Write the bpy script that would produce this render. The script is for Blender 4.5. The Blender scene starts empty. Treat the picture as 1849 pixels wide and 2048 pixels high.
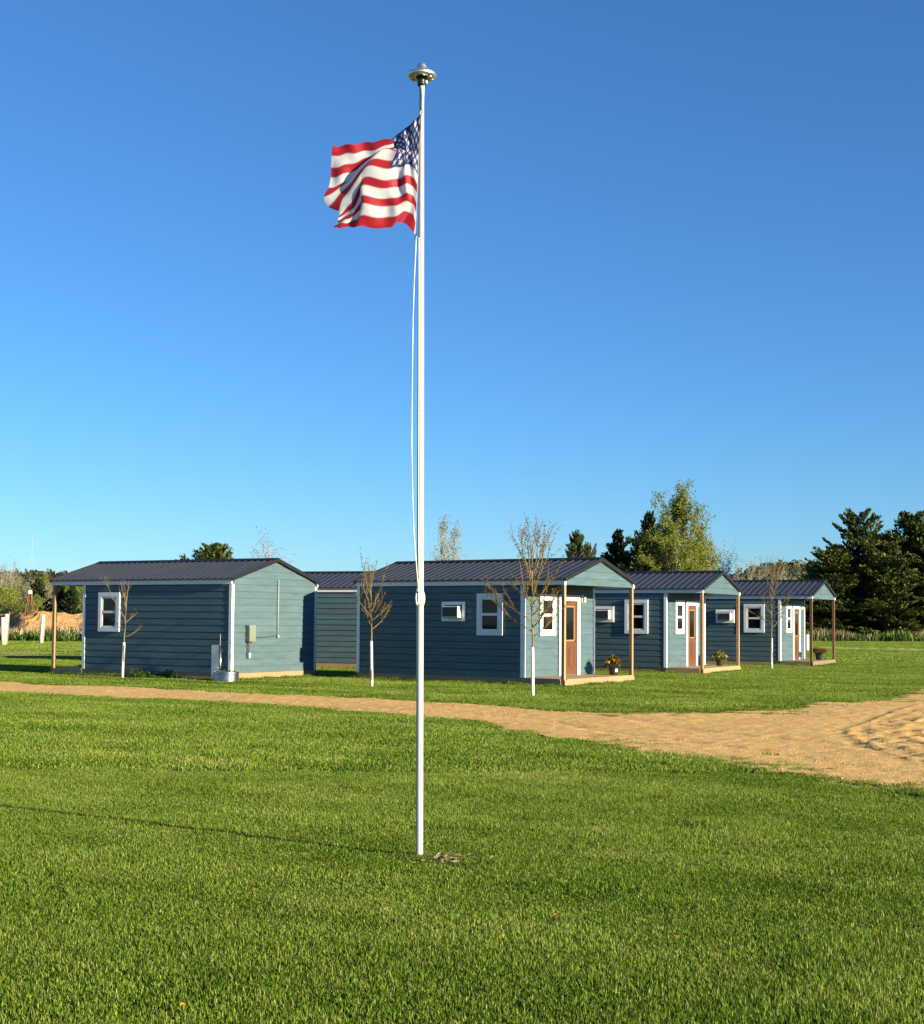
import bpy, bmesh, math, random
import numpy as np
from mathutils import Matrix, Vector
R = math.radians
rng = np.random.RandomState(7)
random.seed(7)
sc = bpy.context.scene
col = sc.collection

# ------------------------------------------------------------------ camera
EYE = 1.71
FPX, CX, CY, PITCH, ROLL = 2830.0, 924.5, 1117.0, R(2.49), R(0.43)
cam = bpy.data.cameras.new('camera'); cam_o = bpy.data.objects.new('camera', cam); col.objects.link(cam_o)
cam.sensor_fit = 'VERTICAL'; cam.sensor_height = 24.0; cam.lens = FPX / 2048 * 24
cam.shift_y = (CY - 1024) / 2048
cam.clip_start = 0.1; cam.clip_end = 6000
cam_o.matrix_world = Matrix.Translation((0, 0, EYE)) @ Matrix.Rotation(R(90) + PITCH, 4, 'X') @ Matrix.Rotation(ROLL, 4, 'Z')
sc.camera = cam_o

# ------------------------------------------------------------------ sky and sun
SUN_AZ, SUN_EL = R(-33.5), R(13.7)           # direction TO the sun, angle from +X
world = bpy.data.worlds.new('World'); sc.world = world; world.use_nodes = True
wn = world.node_tree
sky = wn.nodes.new('ShaderNodeTexSky'); sky.sky_type = 'NISHITA'; sky.sun_disc = False
sky.sun_elevation = SUN_EL; sky.sun_rotation = R(90) - SUN_AZ
sky.altitude = 300; sky.air_density = 1.0; sky.dust_density = 0.0; sky.ozone_density = 7.0
bg = wn.nodes['Background']; bg.inputs['Strength'].default_value = 0.05
tint = wn.nodes.new('ShaderNodeMix'); tint.data_type = 'RGBA'; tint.blend_type = 'MULTIPLY'; tint.inputs[0].default_value = 1
tint.inputs[7].default_value = (.92, 1.0, 1.0, 1)           # clear dry air: a touch less red
wn.links.new(sky.outputs['Color'], tint.inputs[6]); wn.links.new(tint.outputs[2], bg.inputs['Color'])
sun = bpy.data.lights.new('sun', 'SUN'); sun.energy = 3.5; sun.angle = R(0.5); sun.color = (1.0, 0.85, 0.58)
sun_o = bpy.data.objects.new('sun', sun); col.objects.link(sun_o)
sdir = Vector((math.cos(SUN_AZ) * math.cos(SUN_EL), math.sin(SUN_AZ) * math.cos(SUN_EL), math.sin(SUN_EL)))
sun_o.rotation_euler = sdir.to_track_quat('Z', 'Y').to_euler()
sc.view_settings.view_transform = 'Standard'; sc.view_settings.look = 'None'
sc.view_settings.gamma = 1.0; sc.view_settings.use_curve_mapping = False
sc.view_settings.exposure = 1.92
sc.render.engine = 'CYCLES'
sc.cycles.max_bounces = 6; sc.cycles.transparent_max_bounces = 6

# ------------------------------------------------------------------ where a photo point stands in the place
def ray(px, py):
    a, b = px - CX, py - CY
    cr, sr = math.cos(ROLL), math.sin(ROLL)
    sx, sy = cr * a + sr * b, -sr * a + cr * b
    return Vector((sx, FPX * math.cos(PITCH) + sy * math.sin(PITCH), FPX * math.sin(PITCH) - sy * math.cos(PITCH)))
def ground(px, py, z=0.0):
    d = ray(px, py); k = (z - EYE) / d.z
    return Vector((d.x * k, d.y * k, z))
def at(px, py, Y):
    d = ray(px, py); k = Y / d.y
    return Vector((d.x * k, Y, EYE + d.z * k))
def xat(px, Y, py=1240): return at(px, py, Y).x
def zat(px, py, Y): return at(px, py, Y).z

# ------------------------------------------------------------------ helpers
def tag(o, label=None, cat=None, group=None, kind=None):
    if label: o['label'] = label
    if cat: o['category'] = cat
    if group: o['group'] = group
    if kind: o['kind'] = kind
    return o
def link(name, data, parent=None, loc=None):
    o = bpy.data.objects.new(name, data); col.objects.link(o)
    if parent is not None: o.parent = parent
    if loc is not None: o.location = loc
    return o
def empty(name, loc=(0, 0, 0), rz=0.0):
    o = link(name, None); o.location = loc; o.rotation_euler = (0, 0, rz); o.empty_display_size = .2
    return o
class MB:
    def __init__(s): s.v = []; s.f = []
    def add(s, vs, fs):
        n = len(s.v); s.v += [tuple(p) for p in vs]; s.f += [tuple(i + n for i in f) for f in fs]; return s
    def box(s, a, b):
        x0, y0, z0 = a; x1, y1, z1 = b
        return s.add([(x0,y0,z0),(x1,y0,z0),(x1,y1,z0),(x0,y1,z0),(x0,y0,z1),(x1,y0,z1),(x1,y1,z1),(x0,y1,z1)],
                     [(0,3,2,1),(4,5,6,7),(0,1,5,4),(1,2,6,5),(2,3,7,6),(3,0,4,7)])
    def prism(s, poly, d):           # poly: list of 3D points (planar), d: extrusion vector
        n = len(poly); q = [tuple(Vector(p) + Vector(d)) for p in poly]
        return s.add(list(poly) + q, [tuple(range(n))[::-1], tuple(range(n, 2*n))] + [(i, (i+1) % n, n+(i+1) % n, n+i) for i in range(n)])
    def tube(s, pts, rad, n=6, caps=True):
        pts = [Vector(p) for p in pts]; m = len(pts)
        if not hasattr(rad, '__len__'): rad = [rad] * m
        vs = []; fs = []
        for i, p in enumerate(pts):
            t = (pts[min(i+1, m-1)] - pts[max(i-1, 0)]).normalized()
            a = t.cross(Vector((0, 0, 1)) if abs(t.z) < .93 else Vector((1, 0, 0))).normalized(); b = t.cross(a)
            for k in range(n):
                w = 2 * math.pi * k / n
                vs.append(p + (a * math.cos(w) + b * math.sin(w)) * rad[i])
        for i in range(m - 1):
            for k in range(n):
                fs.append((i*n+k, i*n+(k+1) % n, (i+1)*n+(k+1) % n, (i+1)*n+k))
        if caps: fs += [tuple(range(n)), tuple(range((m-1)*n, m*n))]
        return s.add(vs, fs)
    def lathe(s, prof, c=(0, 0, 0), n=24):
        vs = []; fs = []
        for (r, z) in prof:
            for k in range(n):
                w = 2 * math.pi * k / n
                vs.append((c[0] + r * math.cos(w), c[1] + r * math.sin(w), c[2] + z))
        for i in range(len(prof) - 1):
            for k in range(n): fs.append((i*n+k, i*n+(k+1) % n, (i+1)*n+(k+1) % n, (i+1)*n+k))
        return s.add(vs, fs)
    def mesh(s, name, m, smooth=False, bevel=0):
        bm = bmesh.new(); vs = [bm.verts.new(p) for p in s.v]
        for f in s.f:
            try: bm.faces.new([vs[i] for i in f])
            except ValueError: pass
        bmesh.ops.recalc_face_normals(bm, faces=bm.faces)
        if bevel: bmesh.ops.bevel(bm, geom=list(bm.edges), offset=bevel, segments=1, affect='EDGES')
        if smooth:
            for f in bm.faces: f.smooth = True
        me = bpy.data.meshes.new(name); bm.to_mesh(me); bm.free()
        me.materials.append(m); return me
    def build(s, name, m, parent=None, smooth=False, bevel=0, loc=None):
        return link(name, s.mesh(name, m, smooth, bevel), parent, loc)
def fast_mesh(name, V, F, m, tint=None, smooth=False):
    V = np.asarray(V, np.float32); F = np.asarray(F, np.int32); k = F.shape[1]
    me = bpy.data.meshes.new(name)
    me.vertices.add(len(V)); me.vertices.foreach_set('co', V.ravel())
    me.loops.add(F.size); me.loops.foreach_set('vertex_index', F.ravel())
    me.polygons.add(len(F)); me.polygons.foreach_set('loop_start', np.arange(0, F.size, k, dtype=np.int32))
    if smooth: me.polygons.foreach_set('use_smooth', np.ones(len(F), bool))
    if tint is not None:
        a = me.attributes.new('tint', 'FLOAT', 'FACE'); a.data.foreach_set('value', np.asarray(tint, np.float32))
    me.update(calc_edges=True); me.validate()
    if m: me.materials.append(m)
    return me
def leaf_mesh(name, C, D, Ln, Wd, tint, m, r=rng):
    """diamond leaves: centre, direction, length, width"""
    C = np.asarray(C, float); D = np.asarray(D, float); D /= np.linalg.norm(D, axis=1)[:, None] + 1e-9
    N = len(C); q = r.normal(size=(N, 3)); S = np.cross(D, q); S /= np.linalg.norm(S, axis=1)[:, None] + 1e-9
    Ln = np.broadcast_to(Ln, (N,))[:, None]; Wd = np.broadcast_to(Wd, (N,))[:, None]
    V = np.stack([C - D*Ln*.5, C + S*Wd*.5 + D*Ln*.08, C + D*Ln*.5, C - S*Wd*.5 + D*Ln*.08], 1).reshape(-1, 3)
    F = np.arange(4*N).reshape(N, 4)
    return fast_mesh(name, V, F, m, tint)
def vnoise(x, y, seed=0, n=64):
    """smooth value noise on a lattice, numpy"""
    g = np.random.RandomState(seed).rand(n, n)
    xi = np.floor(x).astype(int); yi = np.floor(y).astype(int); fx = x - xi; fy = y - yi
    fx = fx*fx*(3-2*fx); fy = fy*fy*(3-2*fy)
    a = g[xi % n, yi % n]; b = g[(xi+1) % n, yi % n]; c = g[xi % n, (yi+1) % n]; d = g[(xi+1) % n, (yi+1) % n]
    return (a*(1-fx)+b*fx)*(1-fy) + (c*(1-fx)+d*fx)*fy
def inside(x, y, poly):
    x = np.asarray(x); y = np.asarray(y); r = np.zeros(x.shape, bool); n = len(poly)
    for i in range(n):
        (x0, y0), (x1, y1) = poly[i], poly[(i+1) % n]
        if y0 == y1: continue
        c = ((y0 > y) != (y1 > y)) & (x < (x1-x0)*(y-y0)/(y1-y0)+x0)
        r ^= c
    return r
def dist_poly(x, y, poly, closed=True):
    d = np.full(np.shape(x), 1e9); n = len(poly)
    for i in range(n if closed else n-1):
        (x0, y0), (x1, y1) = poly[i], poly[(i+1) % n]
        dx, dy = x1-x0, y1-y0; L = dx*dx+dy*dy+1e-12
        t = np.clip(((x-x0)*dx+(y-y0)*dy)/L, 0, 1)
        d = np.minimum(d, np.hypot(x-x0-t*dx, y-y0-t*dy))
    return d

# ------------------------------------------------------------------ materials
def newmat(name):
    m = bpy.data.materials.new(name); m.use_nodes = True
    nt = m.node_tree; return m, nt, nt.nodes['Principled BSDF']
def N(nt, t, **kw):
    n = nt.nodes.new(t)
    for k, v in kw.items(): setattr(n, k, v)
    return n
def mixcol(nt, fac, a, b, mode='MIX'):
    n = N(nt, 'ShaderNodeMix', data_type='RGBA', blend_type=mode)
    for s, v in ((0, fac), (6, a), (7, b)):
        if hasattr(v, 'is_linked') or hasattr(v, 'links'): nt.links.new(v, n.inputs[s])
        elif s == 0: n.inputs[0].default_value = v
        else: n.inputs[s].default_value = tuple(v) + ((1,) if len(v) == 3 else ())
    return n.outputs[2]
def math_(nt, op, a, b=None, clamp=False):
    n = N(nt, 'ShaderNodeMath', operation=op, use_clamp=clamp)
    for i, v in enumerate((a, b)):
        if v is None: continue
        if hasattr(v, 'links'): nt.links.new(v, n.inputs[i])
        else: n.inputs[i].default_value = v
    return n.outputs[0]
def noise(nt, scale, detail=3, coord=None, stretch=None, rough=.55):
    n = N(nt, 'ShaderNodeTexNoise'); n.inputs['Scale'].default_value = scale; n.inputs['Detail'].default_value = detail
    n.inputs['Roughness'].default_value = rough
    if coord is not None:
        src = coord
        if stretch:
            mp = N(nt, 'ShaderNodeMapping'); mp.inputs['Scale'].default_value = stretch
            nt.links.new(src, mp.inputs[0]); src = mp.outputs[0]
        nt.links.new(src, n.inputs['Vector'])
    return n.outputs['Fac']
def ramp(nt, fac, stops):
    n = N(nt, 'ShaderNodeValToRGB'); e = n.color_ramp.elements
    while len(e) < len(stops): e.new(.5)
    for el, (p, c) in zip(e, stops): el.position = p; el.color = tuple(c) + (1,)
    nt.links.new(fac, n.inputs[0]); return n.outputs[0]
def bump(nt, h, strength, dist, bsdf):
    b = N(nt, 'ShaderNodeBump'); b.inputs['Strength'].default_value = strength; b.inputs['Distance'].default_value = dist
    nt.links.new(h, b.inputs['Height']); nt.links.new(b.outputs[0], bsdf.inputs['Normal'])
def objcoord(nt): return N(nt, 'ShaderNodeTexCoord').outputs['Object']
def worldpos(nt): return N(nt, 'ShaderNodeNewGeometry').outputs['Position']
def painted(name, c, rough=.55, var=.12, scale=3.0, stretch=(1, 1, 1), dirt=None, rnd=.06, spec=.3, bmp=0):
    m, nt, b = newmat(name); p = worldpos(nt)
    f = noise(nt, scale, 5, p, stretch)
    lo = [x*(1-var) for x in c]; hi = [min(1, x*(1+var)) for x in c]
    k = ramp(nt, f, [(.3, lo), (.7, hi)])
    r = N(nt, 'ShaderNodeObjectInfo').outputs['Random']
    v = math_(nt, 'MULTIPLY_ADD', r, 2*rnd); nt.nodes[-1].inputs[2].default_value = 1-rnd
    hs = N(nt, 'ShaderNodeHueSaturation'); nt.links.new(k, hs.inputs['Color']); nt.links.new(v, hs.inputs['Value'])
    nt.links.new(hs.outputs[0], b.inputs['Base Color'])
    b.inputs['Roughness'].default_value = rough; b.inputs['Specular IOR Level'].default_value = spec
    if bmp: bump(nt, noise(nt, scale*14, 4, p, stretch), bmp, .004, b)
    return m
def wood(name, dark, light, rough=.7):
    m, nt, b = newmat(name); o = objcoord(nt)
    f = noise(nt, 5, 6, o, (1.5, 6, 6)); g = noise(nt, 1.7, 3, worldpos(nt))
    c = ramp(nt, f, [(.3, dark), (.55, [(a+b_)/2 for a, b_ in zip(dark, light)]), (.75, light)])
    c2 = mixcol(nt, math_(nt, 'MULTIPLY', g, .5), c, [x*.55 for x in dark])
    r = N(nt, 'ShaderNodeObjectInfo').outputs['Random']
    v = math_(nt, 'MULTIPLY_ADD', r, .3); nt.nodes[-1].inputs[2].default_value = .85
    hs = N(nt, 'ShaderNodeHueSaturation'); nt.links.new(c2, hs.inputs['Color']); nt.links.new(v, hs.inputs['Value'])
    nt.links.new(hs.outputs[0], b.inputs['Base Color']); b.inputs['Roughness'].default_value = rough
    bump(nt, f, .25, .004, b); return m
def metal(name, c, rough, var=.15, scale=6):
    m, nt, b = newmat(name); f = noise(nt, scale, 4, objcoord(nt))
    nt.links.new(ramp(nt, f, [(.3, [x*(1-var) for x in c]), (.7, c)]), b.inputs['Base Color'])
    b.inputs['Metallic'].default_value = 1; b.inputs['Roughness'].default_value = rough; return m
def plain(name, c, rough=.5, spec=.5):
    m, nt, b = newmat(name); f = noise(nt, 9, 3, objcoord(nt))
    nt.links.new(ramp(nt, f, [(.3, [x*.88 for x in c]), (.7, [min(1, x*1.08) for x in c])]), b.inputs['Base Color'])
    b.inputs['Roughness'].default_value = rough; b.inputs['Specular IOR Level'].default_value = spec; return m
def foliage(name, stops, transl=.35, rnd=.15, big=None, rough=.6, stripes=None, fine=None, spec=.25):
    """leaf material: colour from the face's own tint, a little from the plant and from where it grows"""
    m, nt, b = newmat(name)
    a = N(nt, 'ShaderNodeAttribute', attribute_name='tint').outputs['Fac']
    if big:
        f = noise(nt, big[0], 3, worldpos(nt), big[2] if len(big) > 2 else None)
        a = math_(nt, 'ADD', a, math_(nt, 'MULTIPLY', math_(nt, 'SUBTRACT', f, .5), big[1]))
    if fine:
        f = noise(nt, fine[0], 3, worldpos(nt))
        a = math_(nt, 'ADD', a, math_(nt, 'MULTIPLY', math_(nt, 'SUBTRACT', f, .5), fine[1]))
    if stripes:
        rt = N(nt, 'ShaderNodeMapping'); rt.inputs['Rotation'].default_value = (0, 0, R(33)); nt.links.new(worldpos(nt), rt.inputs[0])
        f = noise(nt, stripes[0], 3, rt.outputs[0], stripes[2])
        a = math_(nt, 'ADD', a, math_(nt, 'MULTIPLY', math_(nt, 'SUBTRACT', f, .5), stripes[1]))
    c = ramp(nt, a, stops)
    r = N(nt, 'ShaderNodeObjectInfo').outputs['Random']
    v = math_(nt, 'MULTIPLY_ADD', r, 2*rnd); nt.nodes[-1].inputs[2].default_value = 1-rnd
    hs = N(nt, 'ShaderNodeHueSaturation'); nt.links.new(c, hs.inputs['Color']); nt.links.new(v, hs.inputs['Value'])
    nt.links.new(hs.outputs[0], b.inputs['Base Color']); b.inputs['Roughness'].default_value = rough
    b.inputs['Specular IOR Level'].default_value = spec
    t = N(nt, 'ShaderNodeBsdfTranslucent'); nt.links.new(hs.outputs[0], t.inputs['Color'])
    mx = N(nt, 'ShaderNodeMixShader'); mx.inputs[0].default_value = transl
    nt.links.new(b.outputs[0], mx.inputs[1]); nt.links.new(t.outputs[0], mx.inputs[2])
    nt.links.new(mx.outputs[0], nt.nodes['Material Output'].inputs['Surface']); return m

M = {}
M['siding'] = painted('blue_paint', (.067, .115, .136), .55, .15, 1.4, (1, 1, 5), rnd=.05, bmp=.15)
# mud splashed up on the lowest boards
nt = M['siding'].node_tree; b = nt.nodes['Principled BSDF']; src = b.inputs['Base Color'].links[0].from_socket; p = worldpos(nt)
sx = N(nt, 'ShaderNodeSeparateXYZ'); nt.links.new(p, sx.inputs[0])
low = math_(nt, 'SUBTRACT', .62, sx.outputs['Z']); low = math_(nt, 'MULTIPLY', low, 2.2, True)
spl = ramp(nt, noise(nt, 7, 6, p, None, .7), [(.50, (0, 0, 0)), (.68, (1, 1, 1))])
nt.links.new(mixcol(nt, math_(nt, 'MULTIPLY', math_(nt, 'MULTIPLY', low, spl), .55), src, (.17, .135, .09)), b.inputs['Base Color'])
M['trim'] = painted('white_trim', (.72, .73, .74), .5, .05, 3.0)
M['roof'] = painted('roof_metal', (.040, .041, .043), .42, .14, 1.3, (1, 1, 1), rnd=.03, spec=.45)
M['roof_trim'] = painted('roof_trim', (.010, .011, .013), .5, .1, 3, rnd=.02)
M['pale_wood'] = wood('pale_timber', (.30, .18, .085), (.55, .38, .21))
M['grey_wood'] = wood('weathered_timber', (.17, .12, .075), (.40, .30, .19))
M['red_wood'] = wood('red_stained_timber', (.13, .055, .028), (.25, .115, .06))
M['dark_wood'] = wood('shed_floor_timber', (.28, .17, .08), (.50, .34, .19))
M['door'] = painted('brown_door', (.120, .050, .024), .45, .1, 4, (1, 1, .4))
M['door_trim'] = painted('door_panel_edge', (.30, .16, .08), .45, .08, 4)
M['glass'] = None
m, nt, b = newmat('window_glass'); b.inputs['Base Color'].default_value = (.006, .007, .008, 1); b.inputs['Roughness'].default_value = .04; b.inputs['Specular IOR Level'].default_value = .3
f = noise(nt, 1.2, 2, worldpos(nt)); bump(nt, f, .06, .05, b); M['glass'] = m
M['ac_dark'] = plain('dark_grille', (.045, .05, .05), .6)
M['ac_white'] = plain('ac_plastic', (.72, .72, .68), .5)
M['galv'] = metal('galvanised_steel', (.62, .65, .68), .32, .25, 8)
M['meter'] = painted('grey_box', (.17, .20, .155), .5, .06, 6)
M['conduit'] = plain('pale_conduit', (.36, .38, .37), .4)
M['pole'] = painted('white_pole', (.44, .44, .43), .35, .04, 3, rnd=0, spec=.5)
M['chrome'] = metal('polished_metal', (.86, .85, .78), .40, .12, 12)
M['lamp_dark'] = plain('dark_collar', (.02, .02, .02), .4)
M['lens'] = plain('clear_lens', (.75, .72, .6), .15)
M['rope'] = painted('white_rope', (.75, .73, .66), .8, .1, 60, rnd=0)
M['pot'] = plain('dark_pot', (.035, .03, .028), .35)
M['black_pot'] = plain('black_pot', (.018, .018, .02), .4)
M['label'] = plain('cream_patch', (.75, .70, .55), .6)  # cream colour of the patch on one pot
M['bark'] = painted('brown_bark', (.13, .095, .065), .85, .35, 14, (1, 1, .3), bmp=.4)
M['twig'] = painted('olive_bark', (.175, .135, .07), .85, .3, 14, (1, 1, .3), bmp=.3)
M['pale_bark'] = painted('pale_bark', (.30, .27, .21), .85, .3, 9, (1, 1, .3), bmp=.3)
M['guard'] = painted('white_guard', (.74, .72, .66), .5, .08, 6)
M['tube'] = painted('cream_tree_shelter', (.66, .62, .47), .5, .08, 4)

# grass and leaves
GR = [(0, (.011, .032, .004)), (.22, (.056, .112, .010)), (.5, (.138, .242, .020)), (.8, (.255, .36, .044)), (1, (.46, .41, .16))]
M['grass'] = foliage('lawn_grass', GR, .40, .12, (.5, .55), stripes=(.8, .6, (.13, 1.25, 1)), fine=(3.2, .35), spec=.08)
M['weed'] = foliage('weed_leaf', [(0, (.02, .055, .008)), (.6, (.07, .14, .02)), (1, (.18, .25, .045))], .4)
M['straw'] = foliage('dry_straw', [(0, (.10, .07, .035)), (.5, (.26, .19, .10)), (1, (.45, .36, .22))], .25)
M['pine'] = foliage('pine_needles', [(0, (.007, .014, .005)), (.45, (.026, .042, .009)), (.8, (.080, .102, .018)), (1, (.17, .19, .034))], .2, .12)  # dark to light along each bough: inner shade and sunlit tips painted in
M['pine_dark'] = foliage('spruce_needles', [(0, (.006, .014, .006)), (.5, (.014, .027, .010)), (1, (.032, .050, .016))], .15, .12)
M['spring'] = foliage('spring_leaves', [(0, (.10, .135, .018)), (.5, (.22, .26, .036)), (1, (.36, .39, .085))], .45, .1)
M['budding'] = foliage('pale_buds', [(0, (.14, .13, .06)), (.5, (.26, .26, .14)), (1, (.40, .40, .25))], .4, .1)
M['russet'] = foliage('russet_leaf', [(0, (.075, .080, .018)), (.45, (.17, .125, .022)), (.8, (.25, .13, .024)), (1, (.28, .095, .022))], .4, .1)
M['far_wood'] = foliage('far_wood_leaves', [(0, (.014, .024, .010)), (.5, (.045, .055, .020)), (.8, (.10, .095, .045)), (1, (.17, .15, .085))], .2, .0, (.03, .5))
M['yellow'] = foliage('yellow_petals', [(0, (.55, .33, .02)), (1, (.80, .62, .08))], .3)
M['red'] = foliage('red_petals', [(0, (.30, .02, .012)), (1, (.58, .07, .03))], .3)
M['pink'] = foliage('pink_petals', [(0, (.45, .20, .16)), (1, (.65, .40, .30))], .3)
M['rust'] = foliage('rust_petals', [(0, (.20, .025, .008)), (1, (.45, .075, .015))], .3)
M['leafmix'] = foliage('pot_leaves', [(0, (.02, .05, .01)), (.6, (.09, .14, .02)), (1, (.32, .30, .05))], .35)

# soil, road
m, nt, b = newmat('lawn_soil'); p = worldpos(nt)
f1 = noise(nt, .35, 5, p); f2 = noise(nt, 9, 6, p); f3 = noise(nt, .02, 4, p)
c = ramp(nt, f2, [(.3, (.024, .042, .008)), (.5, (.062, .090, .016)), (.7, (.12, .135, .034))])
c = mixcol(nt, ramp(nt, f1, [(.42, (0, 0, 0)), (.75, (.55, .55, .55))]), c, (.09, .085, .03))
nt.links.new(c, b.inputs['Base Color']); b.inputs['Roughness'].default_value = .95; b.inputs['Specular IOR Level'].default_value = .1
bump(nt, f2, .8, .05, b); M['soil'] = m
def gravel(name, a, b_, c_, wet=.5):
    m, nt, b = newmat(name); p = worldpos(nt)
    f1 = noise(nt, .5, 4, p); f2 = noise(nt, 45, 4, p, None, .7); f3 = noise(nt, 6, 5, p)
    v = N(nt, 'ShaderNodeTexVoronoi'); v.inputs['Scale'].default_value = 38; nt.links.new(p, v.inputs['Vector'])
    c = ramp(nt, f3, [(.3, a), (.52, b_), (.72, c_)])
    c = mixcol(nt, ramp(nt, f1, [(.45, (0, 0, 0)), (.8, (.3, .3, .3))]), c, [x*.78 for x in a])
    c = mixcol(nt, math_(nt, 'MULTIPLY', f2, .3), c, [x*.5 for x in a])
    nt.links.new(c, b.inputs['Base Color']); b.inputs['Roughness'].default_value = .95; b.inputs['Specular IOR Level'].default_value = .1
    h = math_(nt, 'ADD', math_(nt, 'MULTIPLY', v.outputs['Distance'], -.5), math_(nt, 'ADD', f2, math_(nt, 'MULTIPLY', f3, 1.6)))
    bump(nt, h, .5, .03, b); return m
M['gravel'] = gravel('sandy_gravel', (.60, .365, .125), (.74, .475, .17), (.82, .57, .25))
M['track'] = gravel('pale_dirt_track', (.34, .25, .12), (.44, .32, .155), (.52, .40, .20))
M['dirt'] = gravel('orange_earth', (.17, .10, .045), (.31, .195, .09), (.46, .31, .155))
M['hill'] = painted('wooded_hill', (.035, .045, .018), .95, .4, .06, spec=.05)

# ------------------------------------------------------------------ ground, roads
GZ = 0.0
mb = MB(); S = 3500
mb.add([(-S, -200, GZ), (S, -200, GZ), (S, 2*S, GZ), (-S, 2*S, GZ)], [(0, 1, 2, 3)])
tag(mb.build('ground', M['soil']), kind='structure')

UP = [(0,1363.5),(105,1370),(305,1376),(508,1387),(762,1398),(925,1408),(1128,1422),(1250,1427),(1483,1422),(1636,1409),(1737,1400),(1849,1374)]
LO = [(0,1387.5),(305,1401),(508,1410),(661,1424),(925,1443),(1077,1475),(1230,1500),(1382,1518),(1534,1544),(1686,1577),(1849,1592)]
up = [ground(*p) for p in UP]; lo = [ground(*p) for p in LO]
dU = (up[0]-up[2]).normalized()
road = [(up[0]+dU*14)[:2]] + [p[:2] for p in up] + [(up[-1]+(up[-1]-up[-2]).normalized()*22)[:2], (48, 40), (44, 8)] + \
       [(lo[-1]+Vector((8, -.6, 0)))[:2]] + [p[:2] for p in reversed(lo)] + [(lo[0]+dU*14)[:2]]
road = [(float(a), float(b)) for a, b in road]
LOT = [ground(*p)[:2] for p in ((1849,1409),(1763,1437),(1702,1462),(1700,1472),(1717,1483),(1778,1508),(1849,1533))]
lot = [tuple(p) for p in LOT] + [(LOT[-1][0]+9, LOT[-1][1]-1.5), (LOT[0][0]+9, LOT[0][1]+1)]
g = .065
xs = np.arange(-24, 34, g); ys = np.arange(11, 48, g)
X, Y = np.meshgrid(xs, ys, indexing='ij')
def road_mask(x, y, pad=0.0):
    s = np.where(inside(x, y, road), 1, -1) * dist_poly(x, y, road)
    e = (vnoise(x*1.1, y*1.1, 3)-.5)*1.1 + (vnoise(x*4, y*4, 4)-.5)*.6
    e = e * np.clip((y-5)/30, .5, 1) * np.where(x > 4, 1.25, .55)
    return s + e + pad
cm = road_mask(X+g/2, Y+g/2)
keep = (cm > 0) & (np.abs(X) < Y*.43+2.5)
lotd = np.where(inside(X, Y, lot), 1, -1)*dist_poly(X, Y, lot)
H = .010 + .030*np.clip(cm, 0, .5) + .030*(vnoise(X*.7, Y*.7, 5)-.5) + .008*(vnoise(X*2.6, Y*2.6, 6)-.5) + .012*(vnoise(X*6.5, Y*6.5, 8)-.5) + .010*(vnoise(X*11, Y*11, 15)-.5)
H += sum(h_*np.exp(-((lotd-o_)/w_)**2) for o_, h_, w_ in ((0, .018, .05), (-.22, -.008, .10), (.35, .010, .05), (.75, .014, .05), (1.15, .014, .05), (1.9, .018, .06), (2.4, .014, .05))) + np.clip(lotd*.04, 0, .02) + np.where(lotd > 0, .03*(vnoise(X*4.2, Y*4.2, 9)-.5)+.035*(vnoise(X*9.3, Y*9.3, 12)-.5)+.02*(vnoise(X*15, Y*15, 13)-.5), .012*(vnoise(X*13, Y*13, 14)-.5))
# wheel ruts that follow the near edge of the drive
dlo = dist_poly(X, Y, [tuple(p[:2]) for p in lo], False)
for k in (1.3, 2.9): H -= .022*np.exp(-((dlo-k-(vnoise(X*.4, Y*.4, 11)-.5)*.5)/.16)**2)
H = np.maximum(H, .006)
idx = -np.ones(X.shape, int)
kk = np.zeros((X.shape[0]+0, X.shape[1]), bool); kk[:] = keep; kk[-1, :] = False; kk[:, -1] = False
vm = np.zeros(X.shape, bool); I, J = np.nonzero(kk)
for a, b_ in ((0, 0), (1, 0), (1, 1), (0, 1)): vm[I+a, J+b_] = True
idx[vm] = np.arange(vm.sum())
V = np.stack([X[vm], Y[vm], H[vm]], 1); F = np.stack([idx[I, J], idx[I+1, J], idx[I+1, J+1], idx[I, J+1]], 1)
tag(link('gravel_drive', fast_mesh('gravel_drive', V, F, M['gravel'], smooth=True)), kind='structure')
# loose stones
n = 9000; px = rng.uniform(-14, 16, n*6); py = rng.uniform(12, 42, n*6)
ok = (road_mask(px, py) > .05) & (np.abs(px) < py*.35) & (rng.rand(n*6) < np.clip(16/py, .2, 1)**2*1.2); px, py = px[ok][:n], py[ok][:n]; n = len(px)
r = rng.uniform(.004, .011, n)*(1+.7*(rng.rand(n) > .95)); o8 = np.array([(1,0,0),(0,1,0),(-1,0,0),(0,-1,0),(0,0,1),(0,0,-.6)])
V = np.stack([px, py, np.full(n, .018)], 1)[:, None, :] + o8[None]*r[:, None, None]*rng.uniform(.6, 1.3, (n, 6, 1))
tri = np.array([(0,1,4),(1,2,4),(2,3,4),(3,0,4),(1,0,5),(2,1,5),(3,2,5),(0,3,5)])
F = (np.arange(n)[:, None, None]*6 + tri[None]).reshape(-1, 3)
tag(link('loose_stones', fast_mesh('loose_stones', V.reshape(-1, 3), F, M['gravel'])), 'loose pale stones lying on the gravel drive', 'stones', kind='stuff')

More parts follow.
